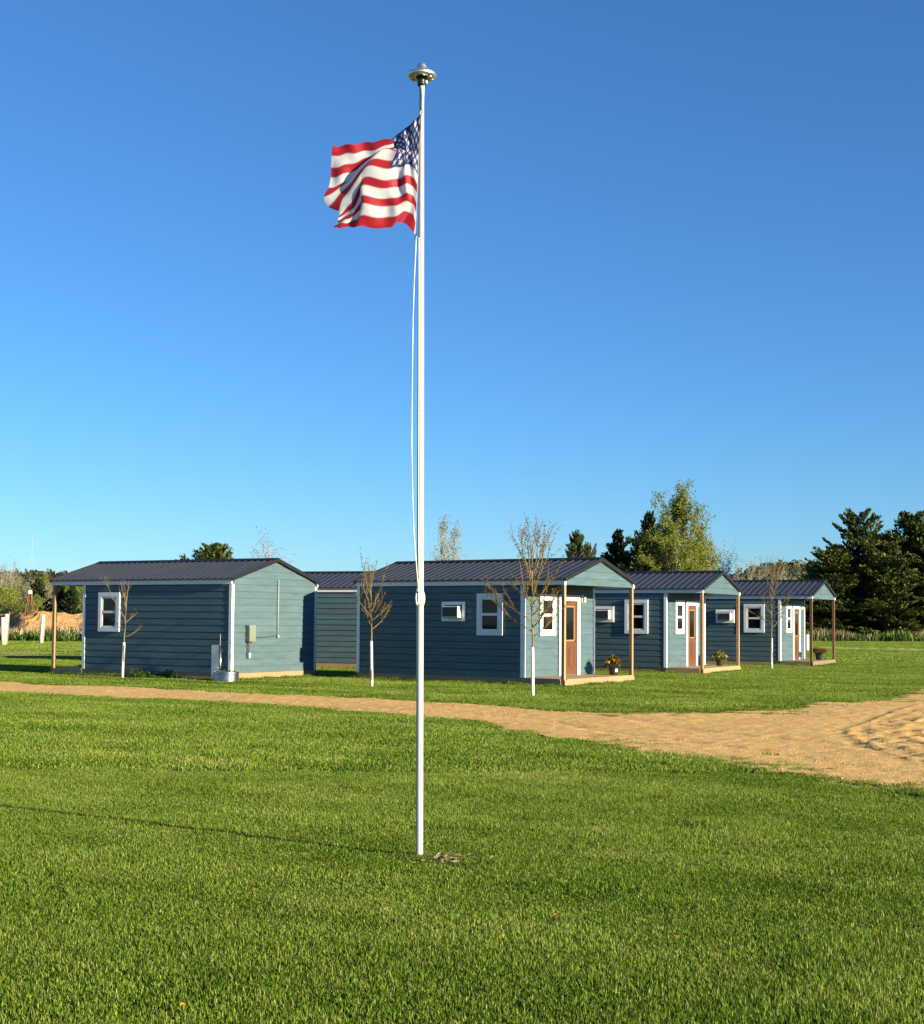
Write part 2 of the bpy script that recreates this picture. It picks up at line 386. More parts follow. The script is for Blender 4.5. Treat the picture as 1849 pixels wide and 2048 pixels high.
# pale dirt track far left and the ridge of mown grass far right
a = [ground(-260, 1301), ground(170, 1304), ground(560, 1310), ground(560, 1316), ground(170, 1311), ground(-260, 1310)]
back_track = [tuple(p[:2]) for p in a]
MB().add([(p.x, p.y, .012) for p in a], [(0, 1, 2, 3, 4, 5)]).build('dirt_track', M['track'])['kind'] = 'structure'
a, b_ = ground(1640, 1298.5), ground(1985, 1306.5); d = (b_-a).normalized(); nn = Vector((-d.y, d.x, 0))
prof = [(-.5, 0), (-.22, .12), (0, .17), (.25, .13), (.6, 0)]
vs = []; fs = []
for i in range(41):
    p = a.lerp(b_, i/40); k = .75 + .5*random.random()
    vs += [tuple(p + nn*q + Vector((0, 0, z*k + .004))) for q, z in prof]
for i in range(40):
    for k in range(4): fs.append((i*5+k, i*5+k+1, i*5+k+6, i*5+k+5))
m, nt, b = newmat('mown_edge'); f = noise(nt, 5, 5, worldpos(nt))
nt.links.new(ramp(nt, f, [(.3, (.28, .34, .05)), (.7, (.44, .47, .10))]), b.inputs['Base Color']); b.inputs['Roughness'].default_value = .95
tag(MB().add(vs, fs).build('grass_ridge', m, smooth=True), kind='structure')

# ------------------------------------------------------------------ cabins
W, P, L = 3.91, 1.23, 5.57; T = P + L
HP, FT, AP = 2.44, 2.575, 3.15      # post height, fascia top, gable apex (above deck)
DECK = .205
SL = (AP - FT) / (W/2)
NB = 13; BH = HP / NB
cache = {}
def part(key, name, mk, m, parent, **kw):
    if key not in cache: cache[key] = mk().mesh(name, m, **kw)
    return link(name, cache[key], parent)
def cabin(loc, rz, s, label, porch_wood, deck_wood, ac=True, front=True):
    """local x runs from the porch front to the back, local y away from the camera for s=1 and mirrored for s=-1"""
    root = empty('cabin', loc, rz); tag(root, label, 'cabin', 'small blue cabins with metal roofs')
    def B(mb, a, b):          # box in (u, v, z)
        (u0, v0, z0), (u1, v1, z1) = a, b
        return mb.box((u0, min(s*v0, s*v1), z0), (u1, max(s*v0, s*v1), z1))
    def PR(mb, poly, d): return mb.prism([(u, s*v, z) for u, v, z in poly], (d[0], s*d[1], d[2]))
    K = lambda *k: (s,) + k
    # walls with their lap boards
    e = .046
    wall = part(K('wall'), 'wall', lambda: PR(MB(), [(P+e, e, 0), (P+e, W-e, 0), (P+e, W-e, FT-.02), (P+e, W/2, AP-.02), (P+e, e, FT-.02)], (L-2*e, 0, 0)), M['siding'], root)
    lap = .038
    def near_board(v0, out):
        return lambda: PR(MB(), [(P+.02, v0, 0), (P+.02, v0+out*lap, 0), (P+.02, v0+out*lap*.8, BH-.030), (P+.02, v0+out*.006, BH-.022), (P+.02, v0+out*.006, BH-.001), (P+.02, v0, BH-.001)], (L-.04, 0, 0))
    for i in range(NB):
        part(K('nb'), 'board', near_board(e, -1), M['siding'], wall).location.z = i*BH
    def end_board(u0, out, i, z0=None, lo=None):
        z = i*BH if z0 is None else z0; z1 = z + BH
        def edge(zz):        # how far in the boards reach under the roof slope
            return max(.02, (zz-FT+.02)/SL) if zz > FT-.02 else .02
        a0, a1 = edge(z), min(edge(z1), W/2-.02)
        zt = min(z1, AP-.03)
        def mk():
            m_ = MB(); o0, o1 = u0+out*lap, u0+out*.016
            pts = [(u0, a0, z), (u0, W-a0, z), (u0, W-a1, zt+.01), (u0, a1, zt+.01), (o0, a0, z), (o0, W-a0, z), (o1, W-a1, zt+.01), (o1, a1, zt+.01)]
            return m_.add([(u, s*v, q) for u, v, q in pts], [(0,1,2,3),(4,5,6,7),(0,1,5,4),(1,2,6,5),(2,3,7,6),(3,0,4,7)])
        return mk
    if front:
        for i in range(NB+1):
            part(K('fb', i), 'board', end_board(P+e, -1, i), M['siding'], wall)
        gable = part(K('pg'), 'porch_gable', lambda: PR(MB(), [(.04, .02, HP), (.04, W-.02, HP), (.04, W-.02, FT-.02), (.04, W/2, AP-.02), (.04, .02, FT-.02)], (.09, 0, 0)), M['siding'], root)
        for i in range(4): part(K('pgb', i), 'board', end_board(.04, -1, 0, HP+.004+i*BH), M['siding'], gable)
        part(K('pgt'), 'gable_trim', lambda: PR(PR(MB(), [(.012, .0, FT-.05), (.012, W/2, AP-.045), (.012, W/2, AP-.005), (.012, .0, FT-.01)], (.02, 0, 0)),
             [(.012, W, FT-.05), (.012, W, FT-.01), (.012, W/2, AP-.005), (.012, W/2, AP-.045)], (.02, 0, 0)), M['trim'], gable)
    else:
        for i in range(NB+4): part(K('bb', i), 'board', end_board(T-e, 1, i), M['siding'], wall)
        gable = part(K('pg2'), 'porch_gable', lambda: PR(MB(), [(.03, .02, HP), (.03, W-.02, HP), (.03, W-.02, FT-.02), (.03, W/2, AP-.02), (.03, .02, FT-.02)], (.09, 0, 0)), M['siding'], root)
    # corner boards
    c = .10
    for (k, u, du, v, dv) in (('a', P, 1, 0, 1), ('b', P, 1, W, -1), ('c', T, -1, 0, 1), ('d', T, -1, W, -1)):
        def mk(u=u, du=du, v=v, dv=dv):
            m_ = MB()
            B(m_, (min(u, u+du*c), min(v, v+dv*.022), .0), (max(u, u+du*c), max(v, v+dv*.022), HP-.002))
            B(m_, (min(u, u+du*.022), min(v+dv*.024, v+dv*c), .0), (max(u, u+du*.022), max(v+dv*.024, v+dv*c), HP-.002)); return m_
        part(K('cb', k), 'corner_board', mk, M['trim'], root)
    # fascia along both eaves, its end blocks showing at the gables
    for k, v in (('n', -.035), ('f', W+.005)):
        part(K('fa', k), 'fascia', lambda v=v: B(MB(), (-.012, v, HP), (T+.012, v+.03, FT-.006)), M['trim'], root)
    for k, v in (('n', -.034), ('f', W-.066)):
        part(K('fe', k), 'fascia_end', lambda v=v: B(MB(), (-.02, v, HP-.01), (.035, v+.10, HP+.105)), M['trim'], root)
    # roof: timber deck, ribbed metal sheets, ridge cap, edge trim
    ov, og = .075, .05
    def slab(a, b_, u0, u1):     # a,b_: offsets above the underside line
        m_ = MB(); z = lambda v: FT + SL*v
        for side in (0, 1):
            q = [(-ov, z(-ov)+a), (W/2, z(W/2)+a), (W/2, z(W/2)+b_), (-ov, z(-ov)+b_)]
            PR(m_, [(u0, v if side == 0 else W-v, zz) for v, zz in q], (u1-u0, 0, 0))
        return m_
    roof = part(K('rd'), 'roof', lambda: slab(.0, .035, -og+.02, T+og-.02), M['grey_wood'], root)
    def ribs(side):
        m_ = MB(); us = []; u = -og
        sp = (T+2*og)/30
        for i in range(30):
            a = -og + i*sp
            us += [(a, .0), (a+sp*.36, 0), (a+sp*.43, .018), (a+sp*.57, .018), (a+sp*.64, 0)]
        us.append((T+og, 0))
        vs = []
        for (u, h) in us:
            for v in (-ov-.02, W/2):
                vv = v if side == 0 else W-v
                vs.append((u, s*vv, FT+SL*v+.042+h))
        nn_ = len(us)
        fs = [(2*i, 2*i+2, 2*i+3, 2*i+1) for i in range(nn_-1)]
        low = [(x, y, z-.006) for x, y, z in vs]; k = len(vs)
        fs += [(k+2*i+1, k+2*i+3, k+2*i+2, k+2*i) for i in range(nn_-1)] + [(2*i, k+2*i, k+2*i+2, 2*i+2) for i in range(nn_-1)]
        return m_.add(vs+low, fs)
    for side in (0, 1): part(K('rs', side), 'roof_sheet', lambda side=side: ribs(side), M['roof'], roof)
    def cap():
        m_ = MB(); z = lambda v: FT+SL*v
        for side in (0, 1):
            q = [(W/2-.16, z(W/2-.16)+.068), (W/2+.0, z(W/2)+.085), (W/2, z(W/2)+.075), (W/2-.16, z(W/2-.16)+.060)]
            PR(m_, [(-og-.02, v if side == 0 else W-v, zz) for v, zz in q], (T+2*og+.04, 0, 0))
        return m_
    part(K('rc'), 'ridge_cap', cap, M['roof_trim'], roof)
    for k, u0 in (('f', -og-.022), ('b', T+og)):
        part(K('rk', k), 'edge_trim', lambda u0=u0: slab(-.035, .070, u0, u0+.022), M['roof_trim'], roof)
    # porch: posts, deck planks, rim boards
    for k, v in (('n', .0), ('f', W-.09)):
        post = part(K('post', k, porch_wood), 'porch_post', lambda v=v: B(MB(), (.0, v, -.17), (.09, v+.09, HP)), M[porch_wood], root)
    deck = part(K('rim', deck_wood), 'porch_deck', lambda: B(B(B(MB(), (-.03, -.01, -.165), (-.002, W+.01, -.026)), (.0+.092, -.03, -.165), (P+.03, -.004, -.026)), (.092, W+.004, -.165), (P+.03, W+.03, -.026)), M[deck_wood], root)
    npl = 9; pw = (P+.02)/npl
    for i in range(npl):
        u = -.03 + i*pw
        v0, v1 = (.094, W-.094) if u < .085 else (-.03, W+.03)
        part(K('pl', i, deck_wood), 'plank', lambda u=u, v0=v0, v1=v1: B(MB(), (u, v0, -.026), (u+pw-.008, v1, -.001)), M[deck_wood], deck)
    # floor timbers under the walls
    for k, v in (('n', .03), ('m', W/2-.06), ('f', W-.15)):
        part(K('sk', k), 'floor_beam', lambda v=v: B(MB(), (P+.03, v, -.205), (T-.03, v+.12, -.002)), M['dark_wood'], root)
    part(K('rj'), 'rim_joist', lambda: B(MB(), (T-.028, .02, -.15), (T-.004, W-.02, -.003)), M['dark_wood'], root)
    # windows
    def window(face, c0, z0, w, h):
        """face 'near': centred at u=c0 on the near wall; 'front': centred at v=c0 on the porch wall"""
        def bx(m_, a0, a1, q0, q1, d0, d1):
            if face == 'near': return B(m_, (c0+a0, -d1+.012, z0+q0), (c0+a1, -d0+.012, z0+q1))
            return B(m_, (P-d1+.012, c0+a0, z0+q0), (P-d0+.012, c0+a1, z0+q1))
        win = part(K('w', face), 'window', lambda: bx(bx(bx(bx(MB(), -w/2, w/2, h-.115, h, 0, .045), -w/2, w/2, 0, .115, 0, .045), -w/2, -w/2+.115, .115, h-.115, 0, .044), w/2-.115, w/2, .115, h-.115, 0, .044), M['trim'], root)
        i = .117; mid = h/2
        part(K('ws', face), 'sash', lambda: bx(bx(bx(bx(bx(MB(), -w/2+i, -w/2+i+.05, i, h-i, 0, .034), w/2-i-.05, w/2-i, i, h-i, 0, .034), -w/2+i+.05, w/2-i-.05, i, i+.05, 0, .034), -w/2+i+.05, w/2-i-.05, h-i-.05, h-i, 0, .034), -w/2+i+.05, w/2-i-.05, mid-.035, mid+.035, 0, .036), M['trim'], win)
        for j, (q0, q1) in enumerate(((i+.05, mid-.035), (mid+.035, h-i-.05))):
            part(K('wp', face, j), 'pane', lambda q0=q0, q1=q1: bx(MB(), -w/2+i+.05, w/2-i-.05, q0, q1, 0, .021), M['glass'], win)
    window('near', 2.285, 1.10, .82, 1.125)
    if front:
        window('front', 1.225, 1.095, .84, 1.125)
        # door
        d0, d1, dt = 1.985, 2.845, 2.06
        door = part(K('door'), 'door', lambda: B(MB(), (P-.004, d0, .03), (P+.03, d1, dt)), M['door'], root)
        part(K('dtr'), 'door_frame', lambda: B(B(B(MB(), (P-.035, d0-.15, .0), (P+.012, d0, dt+.155)), (P-.035, d1, 0), (P+.012, d1+.15, dt+.155)), (P-.034, d0, dt), (P+.012, d1, dt+.154)), M['trim'], root)
        part(K('dl'), 'door_glass', lambda: B(MB(), (P-.012, d0+.20, .98), (P-.004, d1-.20, 1.88)), M['glass'], door)
        def rim():
            m_ = MB()
            for a0, a1, q0, q1 in ((d0+.16, d1-.16, .94, .98), (d0+.16, d1-.16, 1.88, 1.92), (d0+.16, d0+.20, .98, 1.88), (d1-.20, d1-.16, .98, 1.88)):
                B(m_, (P-.022, a0, q0), (P-.004, a1, q1))
            return m_
        part(K('dr'), 'glass_surround', rim, M['door_trim'], door)
        def panels():
            m_ = MB()
            for a0, a1 in ((d0+.13, d0+.40), (d1-.40, d1-.13)):
                for x0, x1, q0, q1 in ((a0, a1, .22, .24), (a0, a1, .76, .78), (a0, a0+.02, .24, .76), (a1-.02, a1, .24, .76)):
                    B(m_, (P-.012, x0, q0), (P-.004, x1, q1))
            return m_
        part(K('dp'), 'door_panel', panels, M['door'], door)
        part(K('dk'), 'door_handle', lambda: MB().tube([(P-.004, s*(d1-.07), .96), (P-.045, s*(d1-.07), .96), (P-.065, s*(d1-.07), .96)], [.018, .014, .03], 10), M['chrome'], door)
        part(K('lt'), 'porch_lamp', lambda: B(B(MB(), (P-.10, d1+.28, 2.03), (P-.0, d1+.36, 2.18)), (P-.02, d1+.26, 2.01), (P+.012, d1+.38, 2.24)), M['ac_white'], root)
    if ac:
        u0, u1, z0, z1 = 3.08, 3.84, 1.47, 2.0
        a_ = part(K('acf'), 'air_conditioner', lambda: B(B(B(B(MB(), (u0, -.035, z0), (u1, .012, z0+.085)), (u0, -.035, z1-.085), (u1, .012, z1)), (u0, -.034, z0+.085), (u0+.085, .012, z1-.085)), (u1-.085, -.034, z0+.085), (u1, .012, z1-.085)), M['trim'], root)
        part(K('ach'), 'shade_panel', lambda: B(MB(), (u0+.085, -.012, z0+.085), (u1-.085, .008, z1-.085)), M['ac_dark'], a_)  # flat panel, the opening's shade is put into its dark colour
        part(K('acb'), 'housing', lambda: B(MB(), (u0+.115, -.20, z0+.10), (u1-.115, -.012, z1-.12)), M['ac_white'], a_, bevel=.008)
        def grille():
            m_ = MB(); B(m_, (u0+.14, -.206, z0+.125), (u1-.14, -.2005, z1-.15))
            for i in range(9):
                q = z0+.135+i*.027; B(m_, (u0+.145, -.213, q), (u1-.145, -.206, q+.012))
            return m_
        part(K('acg'), 'grille', grille, M['ac_dark'], a_)  # dark grille, the front face's shade is put into its colour
    return root
Z0 = DECK
cabA = cabin((-12.131, 41.985, Z0), -.529, 1, 'leftmost blue cabin, porch on its left, utility box on its sunlit end', 'pale_wood', 'grey_wood', ac=False, front=False)
cabB = cabin((2.657, 36.608, Z0), 2.550, -1, 'nearest blue cabin in the middle behind the flagpole, brown door, porch with pale posts', 'pale_wood', 'pale_wood')
cabC = cabin((7.799, 45.80, Z0), 2.644, -1, 'second blue cabin of the right hand row, yellow green plant on its porch', 'pale_wood', 'pale_wood')
cabD = cabin((13.579, 54.855, Z0), 2.664, -1, 'farthest blue cabin on the right with red brown porch posts', 'red_wood', 'grey_wood')
# cabin behind, seen in the gap
pE = at(792, 1322, 48.2); thE = -.36
cabE = cabin((pE.x - T*math.cos(thE), 48.2 - T*math.sin(thE), Z0), thE, 1, 'blue cabin seen in the gap behind the left and middle cabins', 'pale_wood', 'grey_wood', ac=False, front=False)

# utility box, conduit and cable on the left cabin's end wall (u = T)
def onA(v, z, out): return (T+out, v, z)
vpx = lambda px: None
ub = MB().box((T+.0, .62, .86), (T+.13, .90, 1.32)).build('utility_box', M['meter'], cabA, bevel=.006)
MB().box((T+.13, .63, .87), (T+.142, .89, 1.24)).build('cover', M['meter'], ub, bevel=.004)
MB().tube([(T+.06, .70, .86), (T+.06, .70, .52)], .022, 8).build('pipe', M['ac_dark'], ub)
MB().box((T+.0, .66, .42), (T+.09, .75, .56)).build('outlet', M['conduit'], ub, bevel=.005)
cd = MB().tube([(T+.035, 2.02, 2.62), (T+.035, 2.02, 1.02)], .012, 8).build('conduit', M['conduit'], cabA, smooth=True)
MB().tube([(T+.03, .90, .98), (T+.03, 1.5, .985), (T+.03, 2.02, 1.03)], .008, 6).build('cable', M['ac_dark'], cd)
MB().lathe([(0, -.03), (.035, -.03), (.035, .03), (0, .03)], (T+.035, 2.02, 1.0), 10).build('fitting', M['conduit'], cd)

# ------------------------------------------------------------------ flagpole, lamp, rope, flag
pb = ground(839.2, 1718); DP = pb.y
ptop = at(843.8, 172, DP); PT = Vector((ptop.x, DP, ptop.z))
pole_dir = (PT - pb).normalized()
fp = empty('flagpole', pb); tag(fp, 'tall white flagpole standing alone in the front lawn', 'flagpole')
def onp(z): return (PT - pb) * (z / (PT.z)) 
MB().tube([onp(-.1), onp(0), onp(1.9), onp(PT.z*.55), onp(PT.z)], [.0262, .0262, .0255, .0245, .018], 20).build('shaft', M['pole'], fp, smooth=True)
for zq in (.0,): MB().lathe([(.0265, -.02), (.036, -.015), (.034, .012), (.0265, .02)], onp(.012), 18).build('ground_collar', M['pole'], fp, smooth=True)
zc = zat(842, 1197, DP)
sl = MB().lathe([(.0255, -.055), (.030, -.045), (.036, -.02), (.0375, .0), (.036, .02), (.030, .045), (.0255, .055)], onp(zc), 20).build('cleat', M['pole'], fp, smooth=True)
MB().tube([Vector(onp(zc)) + Vector((x, y, z)) for x, y, z in ((-.016, -.030, .07), (-.026, -.032, .035), (-.028, -.034, .0), (-.024, -.036, -.035), (-.016, -.036, -.055), (-.008, -.040, -.035), (-.010, -.040, .0), (-.012, -.036, .05))], .006, 8).build('rope_loop', M['rope'], sl, smooth=True)
# solar lamp on top
tl = empty('pole_top_lamp', PT); tag(tl, 'round polished metal lamp capping the white flagpole', 'lamp')
MB().lathe([(.0, .0), (.030, .0), (.032, .022), (.026, .034), (.036, .05), (.045, .062), (.0, .062)], (0, 0, 0), 20).build('collar', M['lamp_dark'], tl, smooth=True)
MB().lathe([(.0, .066), (.05, .062), (.092, .060), (.103, .066), (.106, .073), (.1065, .082), (.100, .094), (.075, .108), (.045, .115), (.040, .118), (.036, .145), (.024, .165), (.008, .176), (.0, .178)], (0, 0, 0), 40).build('dish', M['chrome'], tl, smooth=True)
for k in range(8):
    w = k*math.pi/4 + .2
    MB().lathe([(.0, -.008), (.009, -.007), (.013, -.002), (.013, .005), (0, .005)], (.074*math.cos(w), .074*math.sin(w), .0585), 12).build('lamp_lens', M['lens'], tl, smooth=True)
MB().lathe([(.0, -.012), (.01, -.01), (.012, .012), (0, .014)], (.034, -.018, .02), 10).build('pulley', M['pole'], tl, smooth=True)
# halyard
rp = [at(848.5, 170, DP-.035), at(848, 190, DP-.03), at(846, 226, DP-.028)]
rp2 = [at(833, 470, DP-.03), at(832, 500, DP-.05), at(829, 560, DP-.06), at(826.5, 640, DP-.07), at(825, 760, DP-.08), at(824, 880, DP-.08), at(825.5, 980, DP-.07), at(828, 1060, DP-.06), at(834, 1140, DP-.05), at(838, 1186, DP-.045)]
rp3 = [at(838.5, 475, DP-.03), at(838.3, 700, DP-.035), at(837.5, 950, DP-.035), at(837.8, 1100, DP-.035), at(838.6, 1186, DP-.04)]
hal = empty('halyard_rope', pb); tag(hal, 'thin slack white rope hanging along the flagpole below the flag', 'rope')
for q, rr in ((rp, .0035), (rp2, .0035), (rp3, .003)):
    MB().tube([p - pb for p in q], rr, 6).build('rope_strand', M['rope'], hal, smooth=True)

cols_s = np.array([0, .1, .4, .55, .7, .85, 1.0])
net = [
 [(1225,640,0),(1170,690,.03),(930,885,.22),(760,918,.36),(610,940,.46),(460,958,.55),(322,972,.62)],
 [(1222,735,0),(1165,775,.02),(940,935,.2),(770,1000,.36),(610,1030,.46),(460,1050,.55),(322,1075,.62)],
 [(1218,825,0),(1160,850,.0),(955,965,.18),(780,1040,.36),(610,1115,.46),(450,1160,.54),(320,1190,.6)],
 [(1214,915,0),(1156,930,-.02),(970,985,.16),(790,1050,.34),(600,1190,.44),(440,1255,.52),(310,1290,.58)],
 [(1208,1005,0),(1150,1010,-.03),(978,1000,.14),(800,1030,.3),(580,1250,.4),(420,1350,.48),(285,1390,.55)],
 [(1203,1095,0),(1146,1065,-.03),(975,1015,.12),(810,1015,.16),(590,1200,.28),(430,1370,.38),(245,1485,.48)],
 [(1199,1185,0),(1142,1120,-.03),(935,1110,.1),(720,1110,.1),(590,1240,.18),(440,1420,.26),(290,1580,.36)],
 [(1195,1275,0),(1138,1175,0),(905,1195,.06),(672,1178,.04),(570,1320,.1),(440,1500,.16),(385,1625,.24)],
 [(1191,1370,0),(1136,1275,0),(890,1310,.05),(658,1285,.03),(595,1400,.1),(500,1560,.14),(398,1660,.2)],
 [(1187,1460,0),(1134,1365,0),(880,1395,.06),(640,1370,.03),(605,1470,.1),(525,1605,.14),(392,1690,.2)],
 [(1183,1560,0),(1132,1455,0),(880,1500,.06),(635,1470,.03),(615,1540,.1),(510,1655,.14),(385,1715,.2)],
 [(1178,1660,0),(1132,1545,0),(878,1580,.06),(635,1550,.03),(622,1610,.1),(490,1700,.12),(375,1738,.18)],
 [(1172,1755,0),(1130,1640,0),(862,1690,.05),(638,1668,.02),(560,1715,.06),(455,1742,.1),(360,1760,.15)],
 [(1165,1860,0),(1060,1745,0),(850,1800,.04),(640,1780,.01),(500,1785,.04),(390,1792,.08),(345,1785,.12)]]
net = np.array(net, float)                       # rows t, cols s
for r_ in range(14):
    net[r_, :, 2] = {0: (0, .02, .08, .10, .11, .115, .12), 5: (0, 0, .05, .07, .09, .10, .11), 6: (0, 0, .03, .035, .06, .08, .10), 7: (0, 0, .01, .0, .03, .05, .07)}.get(0 if r_ < 5 else r_, (0, 0, .0, -.01, .025, .04, .06))
def hermite(k, Y, q):
    """cubic through knots k (values Y along axis 0) at q, gentle tangents"""
    k = np.asarray(k, float); d = (Y[1:]-Y[:-1])/(k[1:]-k[:-1])[:, None]
    m_ = np.zeros_like(Y); m_[1:-1] = .5*(d[1:]+d[:-1]); m_[0] = d[0]; m_[-1] = d[-1]
    i = np.clip(np.searchsorted(k, q)-1, 0, len(k)-2); h = (k[i+1]-k[i])[:, None]; t = ((q-k[i])[:, None])/h
    return Y[i]*(2*t**3-3*t**2+1)+m_[i]*h*(t**3-2*t**2+t)+Y[i+1]*(-2*t**3+3*t**2)+m_[i+1]*h*(t**3-t**2)
NS, NT = 228, 156
qs = np.linspace(0, 1, NS+1); qt = np.linspace(0, 1, NT+1)
A = np.stack([hermite(cols_s, net[r_], qs) for r_ in range(14)], 0)          # 14 x NS+1 x 3
G = np.stack([hermite(np.arange(14)/13, A[:, c_], qt) for c_ in range(NS+1)], 1)   # NT+1 x NS+1 x 3
Sg, Tg = np.meshgrid(qs, qt)
amp = np.clip(Sg*8, 0, 1)
G[..., 2] += amp*(.012*np.sin(Sg*38+Tg*5)*np.exp(-((Sg-.22)/.2)**2)*(1-.6*Tg) + .007*np.sin(Sg*21-Tg*9+1)+.005*np.sin(Tg*17+Sg*30))
G[..., 0] += amp*(9*np.sin(Sg*46+Tg*4)*np.exp(-((Sg-.22)/.14)**2)*(Tg < .56)+4*np.sin(Tg*23+Sg*14))
G[..., 1] += amp*(7*np.sin(Sg*36-Tg*3))
V = np.zeros((NT+1, NS+1, 3))
for i in range(NT+1):
    for j in range(NS+1):
        zx, zy, dp = G[i, j]; V[i, j] = at(600+zx/5.04, 100+zy/5.04, DP-.055+dp) - pb
idx = np.arange((NT+1)*(NS+1)).reshape(NT+1, NS+1)
F = np.stack([idx[:-1, :-1], idx[1:, :-1], idx[1:, 1:], idx[:-1, 1:]], -1).reshape(-1, 4)
m, nt, b = newmat('flag_cloth')
ac_ = N(nt, 'ShaderNodeAttribute', attribute_name='print').outputs['Color']
nt.links.new(ac_, b.inputs['Base Color']); b.inputs['Roughness'].default_value = .55; b.inputs['Specular IOR Level'].default_value = .35
b.inputs['Sheen Weight'].default_value = .2
t = N(nt, 'ShaderNodeBsdfTranslucent'); nt.links.new(ac_, t.inputs['Color'])
mx = N(nt, 'ShaderNodeMixShader'); mx.inputs[0].default_value = .5
nt.links.new(b.outputs[0], mx.inputs[1]); nt.links.new(t.outputs[0], mx.inputs[2]); nt.links.new(mx.outputs[0], nt.nodes['Material Output'].inputs['Surface'])
me = fast_mesh('flag', V.reshape(-1, 3), F, m, smooth=True)
RED, WHT, BLU = np.array((.43, .008, .022)), np.array((.74, .73, .74)), np.array((.025, .035, .17))
def star(x, y, cx, cy, r):
    dx, dy = x-cx, y-cy; rr = np.hypot(dx, dy); a = np.arctan2(dx, -dy); a = np.abs((a + math.pi/5) % (2*math.pi/5) - math.pi/5)
    px_, py_ = rr*np.cos(a), rr*np.sin(a); ix, iy = r*.40*math.cos(math.pi/5), r*.40*math.sin(math.pi/5)
    return (ix-r)*(py_) - iy*(px_-r) > 0
colr = np.zeros((NT+1, NS+1, 3)); SS = 4
for a_i in range(SS):
    for b_i in range(SS):
        s_ = np.clip(Sg + ((a_i+.5)/SS-.5)/NS, 0, 1); t_ = np.clip(Tg + ((b_i+.5)/SS-.5)/NT, 0, .9999)
        st = np.floor(t_*13).astype(int) % 2 == 0
        c_ = np.where(st[..., None], RED, WHT)
        can = (s_ < .4) & (t_ < 7/13); c_ = np.where(can[..., None], BLU, c_)
        x = s_*1.9; y = t_; on = np.zeros(s_.shape, bool)       # hoist = 1
        for r_ in range(9):
            for c__ in range(11):
                if (r_+c__) % 2 == 0: on |= star(x, y, (c__+1)*.76/12, (r_+1)*(7/13)/10, .042)
        c_ = np.where((can & on)[..., None], np.array((.8, .8, .82)), c_)
        c_ = np.where((s_ < .012)[..., None], np.array((.7, .7, .66)), c_)
        colr += c_/SS/SS
ca = me.attributes.new('print', 'FLOAT_COLOR', 'POINT')
ca.data.foreach_set('color', np.concatenate([colr, np.ones((NT+1, NS+1, 1))], -1).astype(np.float32).ravel())
flag = link('flag', me, None, pb); tag(flag, 'red white and blue striped flag with stars flying from the white pole', 'flag')
cl = MB()
for (zx, zy) in ((1212, 615), (1170, 1880)):
    p = at(600+zx/5.04, 100+zy/5.04, DP-.045) - pb; cl.tube([p+Vector((.012, 0, .02)), p, p+Vector((-.004, 0, -.025))], .008, 8)
cl.build('snap_clip', M['pole'], flag, smooth=True)

# chips of straw and soil by the pole foot
C = []; D = []; n = 170
base = ground(893, 1723); 
for i in range(n):
    t_ = rng.normal(0, 1, 2); C.append((base.x+t_[0]*.11, base.y+t_[1]*.11, rng.uniform(.012, .04))); D.append((rng.normal(), rng.normal(), .25))
tag(link('dry_chips', leaf_mesh('dry_chips', C, D, rng.uniform(.02, .07, n), rng.uniform(.008, .022, n), rng.uniform(.3, 1, n), M['straw'])), 'dry straw chips and bare soil at the flagpole foot', 'debris', kind='stuff')
bare = [(base.x-.03, base.y, .16), (pb.x-.06, pb.y, .05), (ground(940, 1692).x, ground(940, 1692).y, .05)]

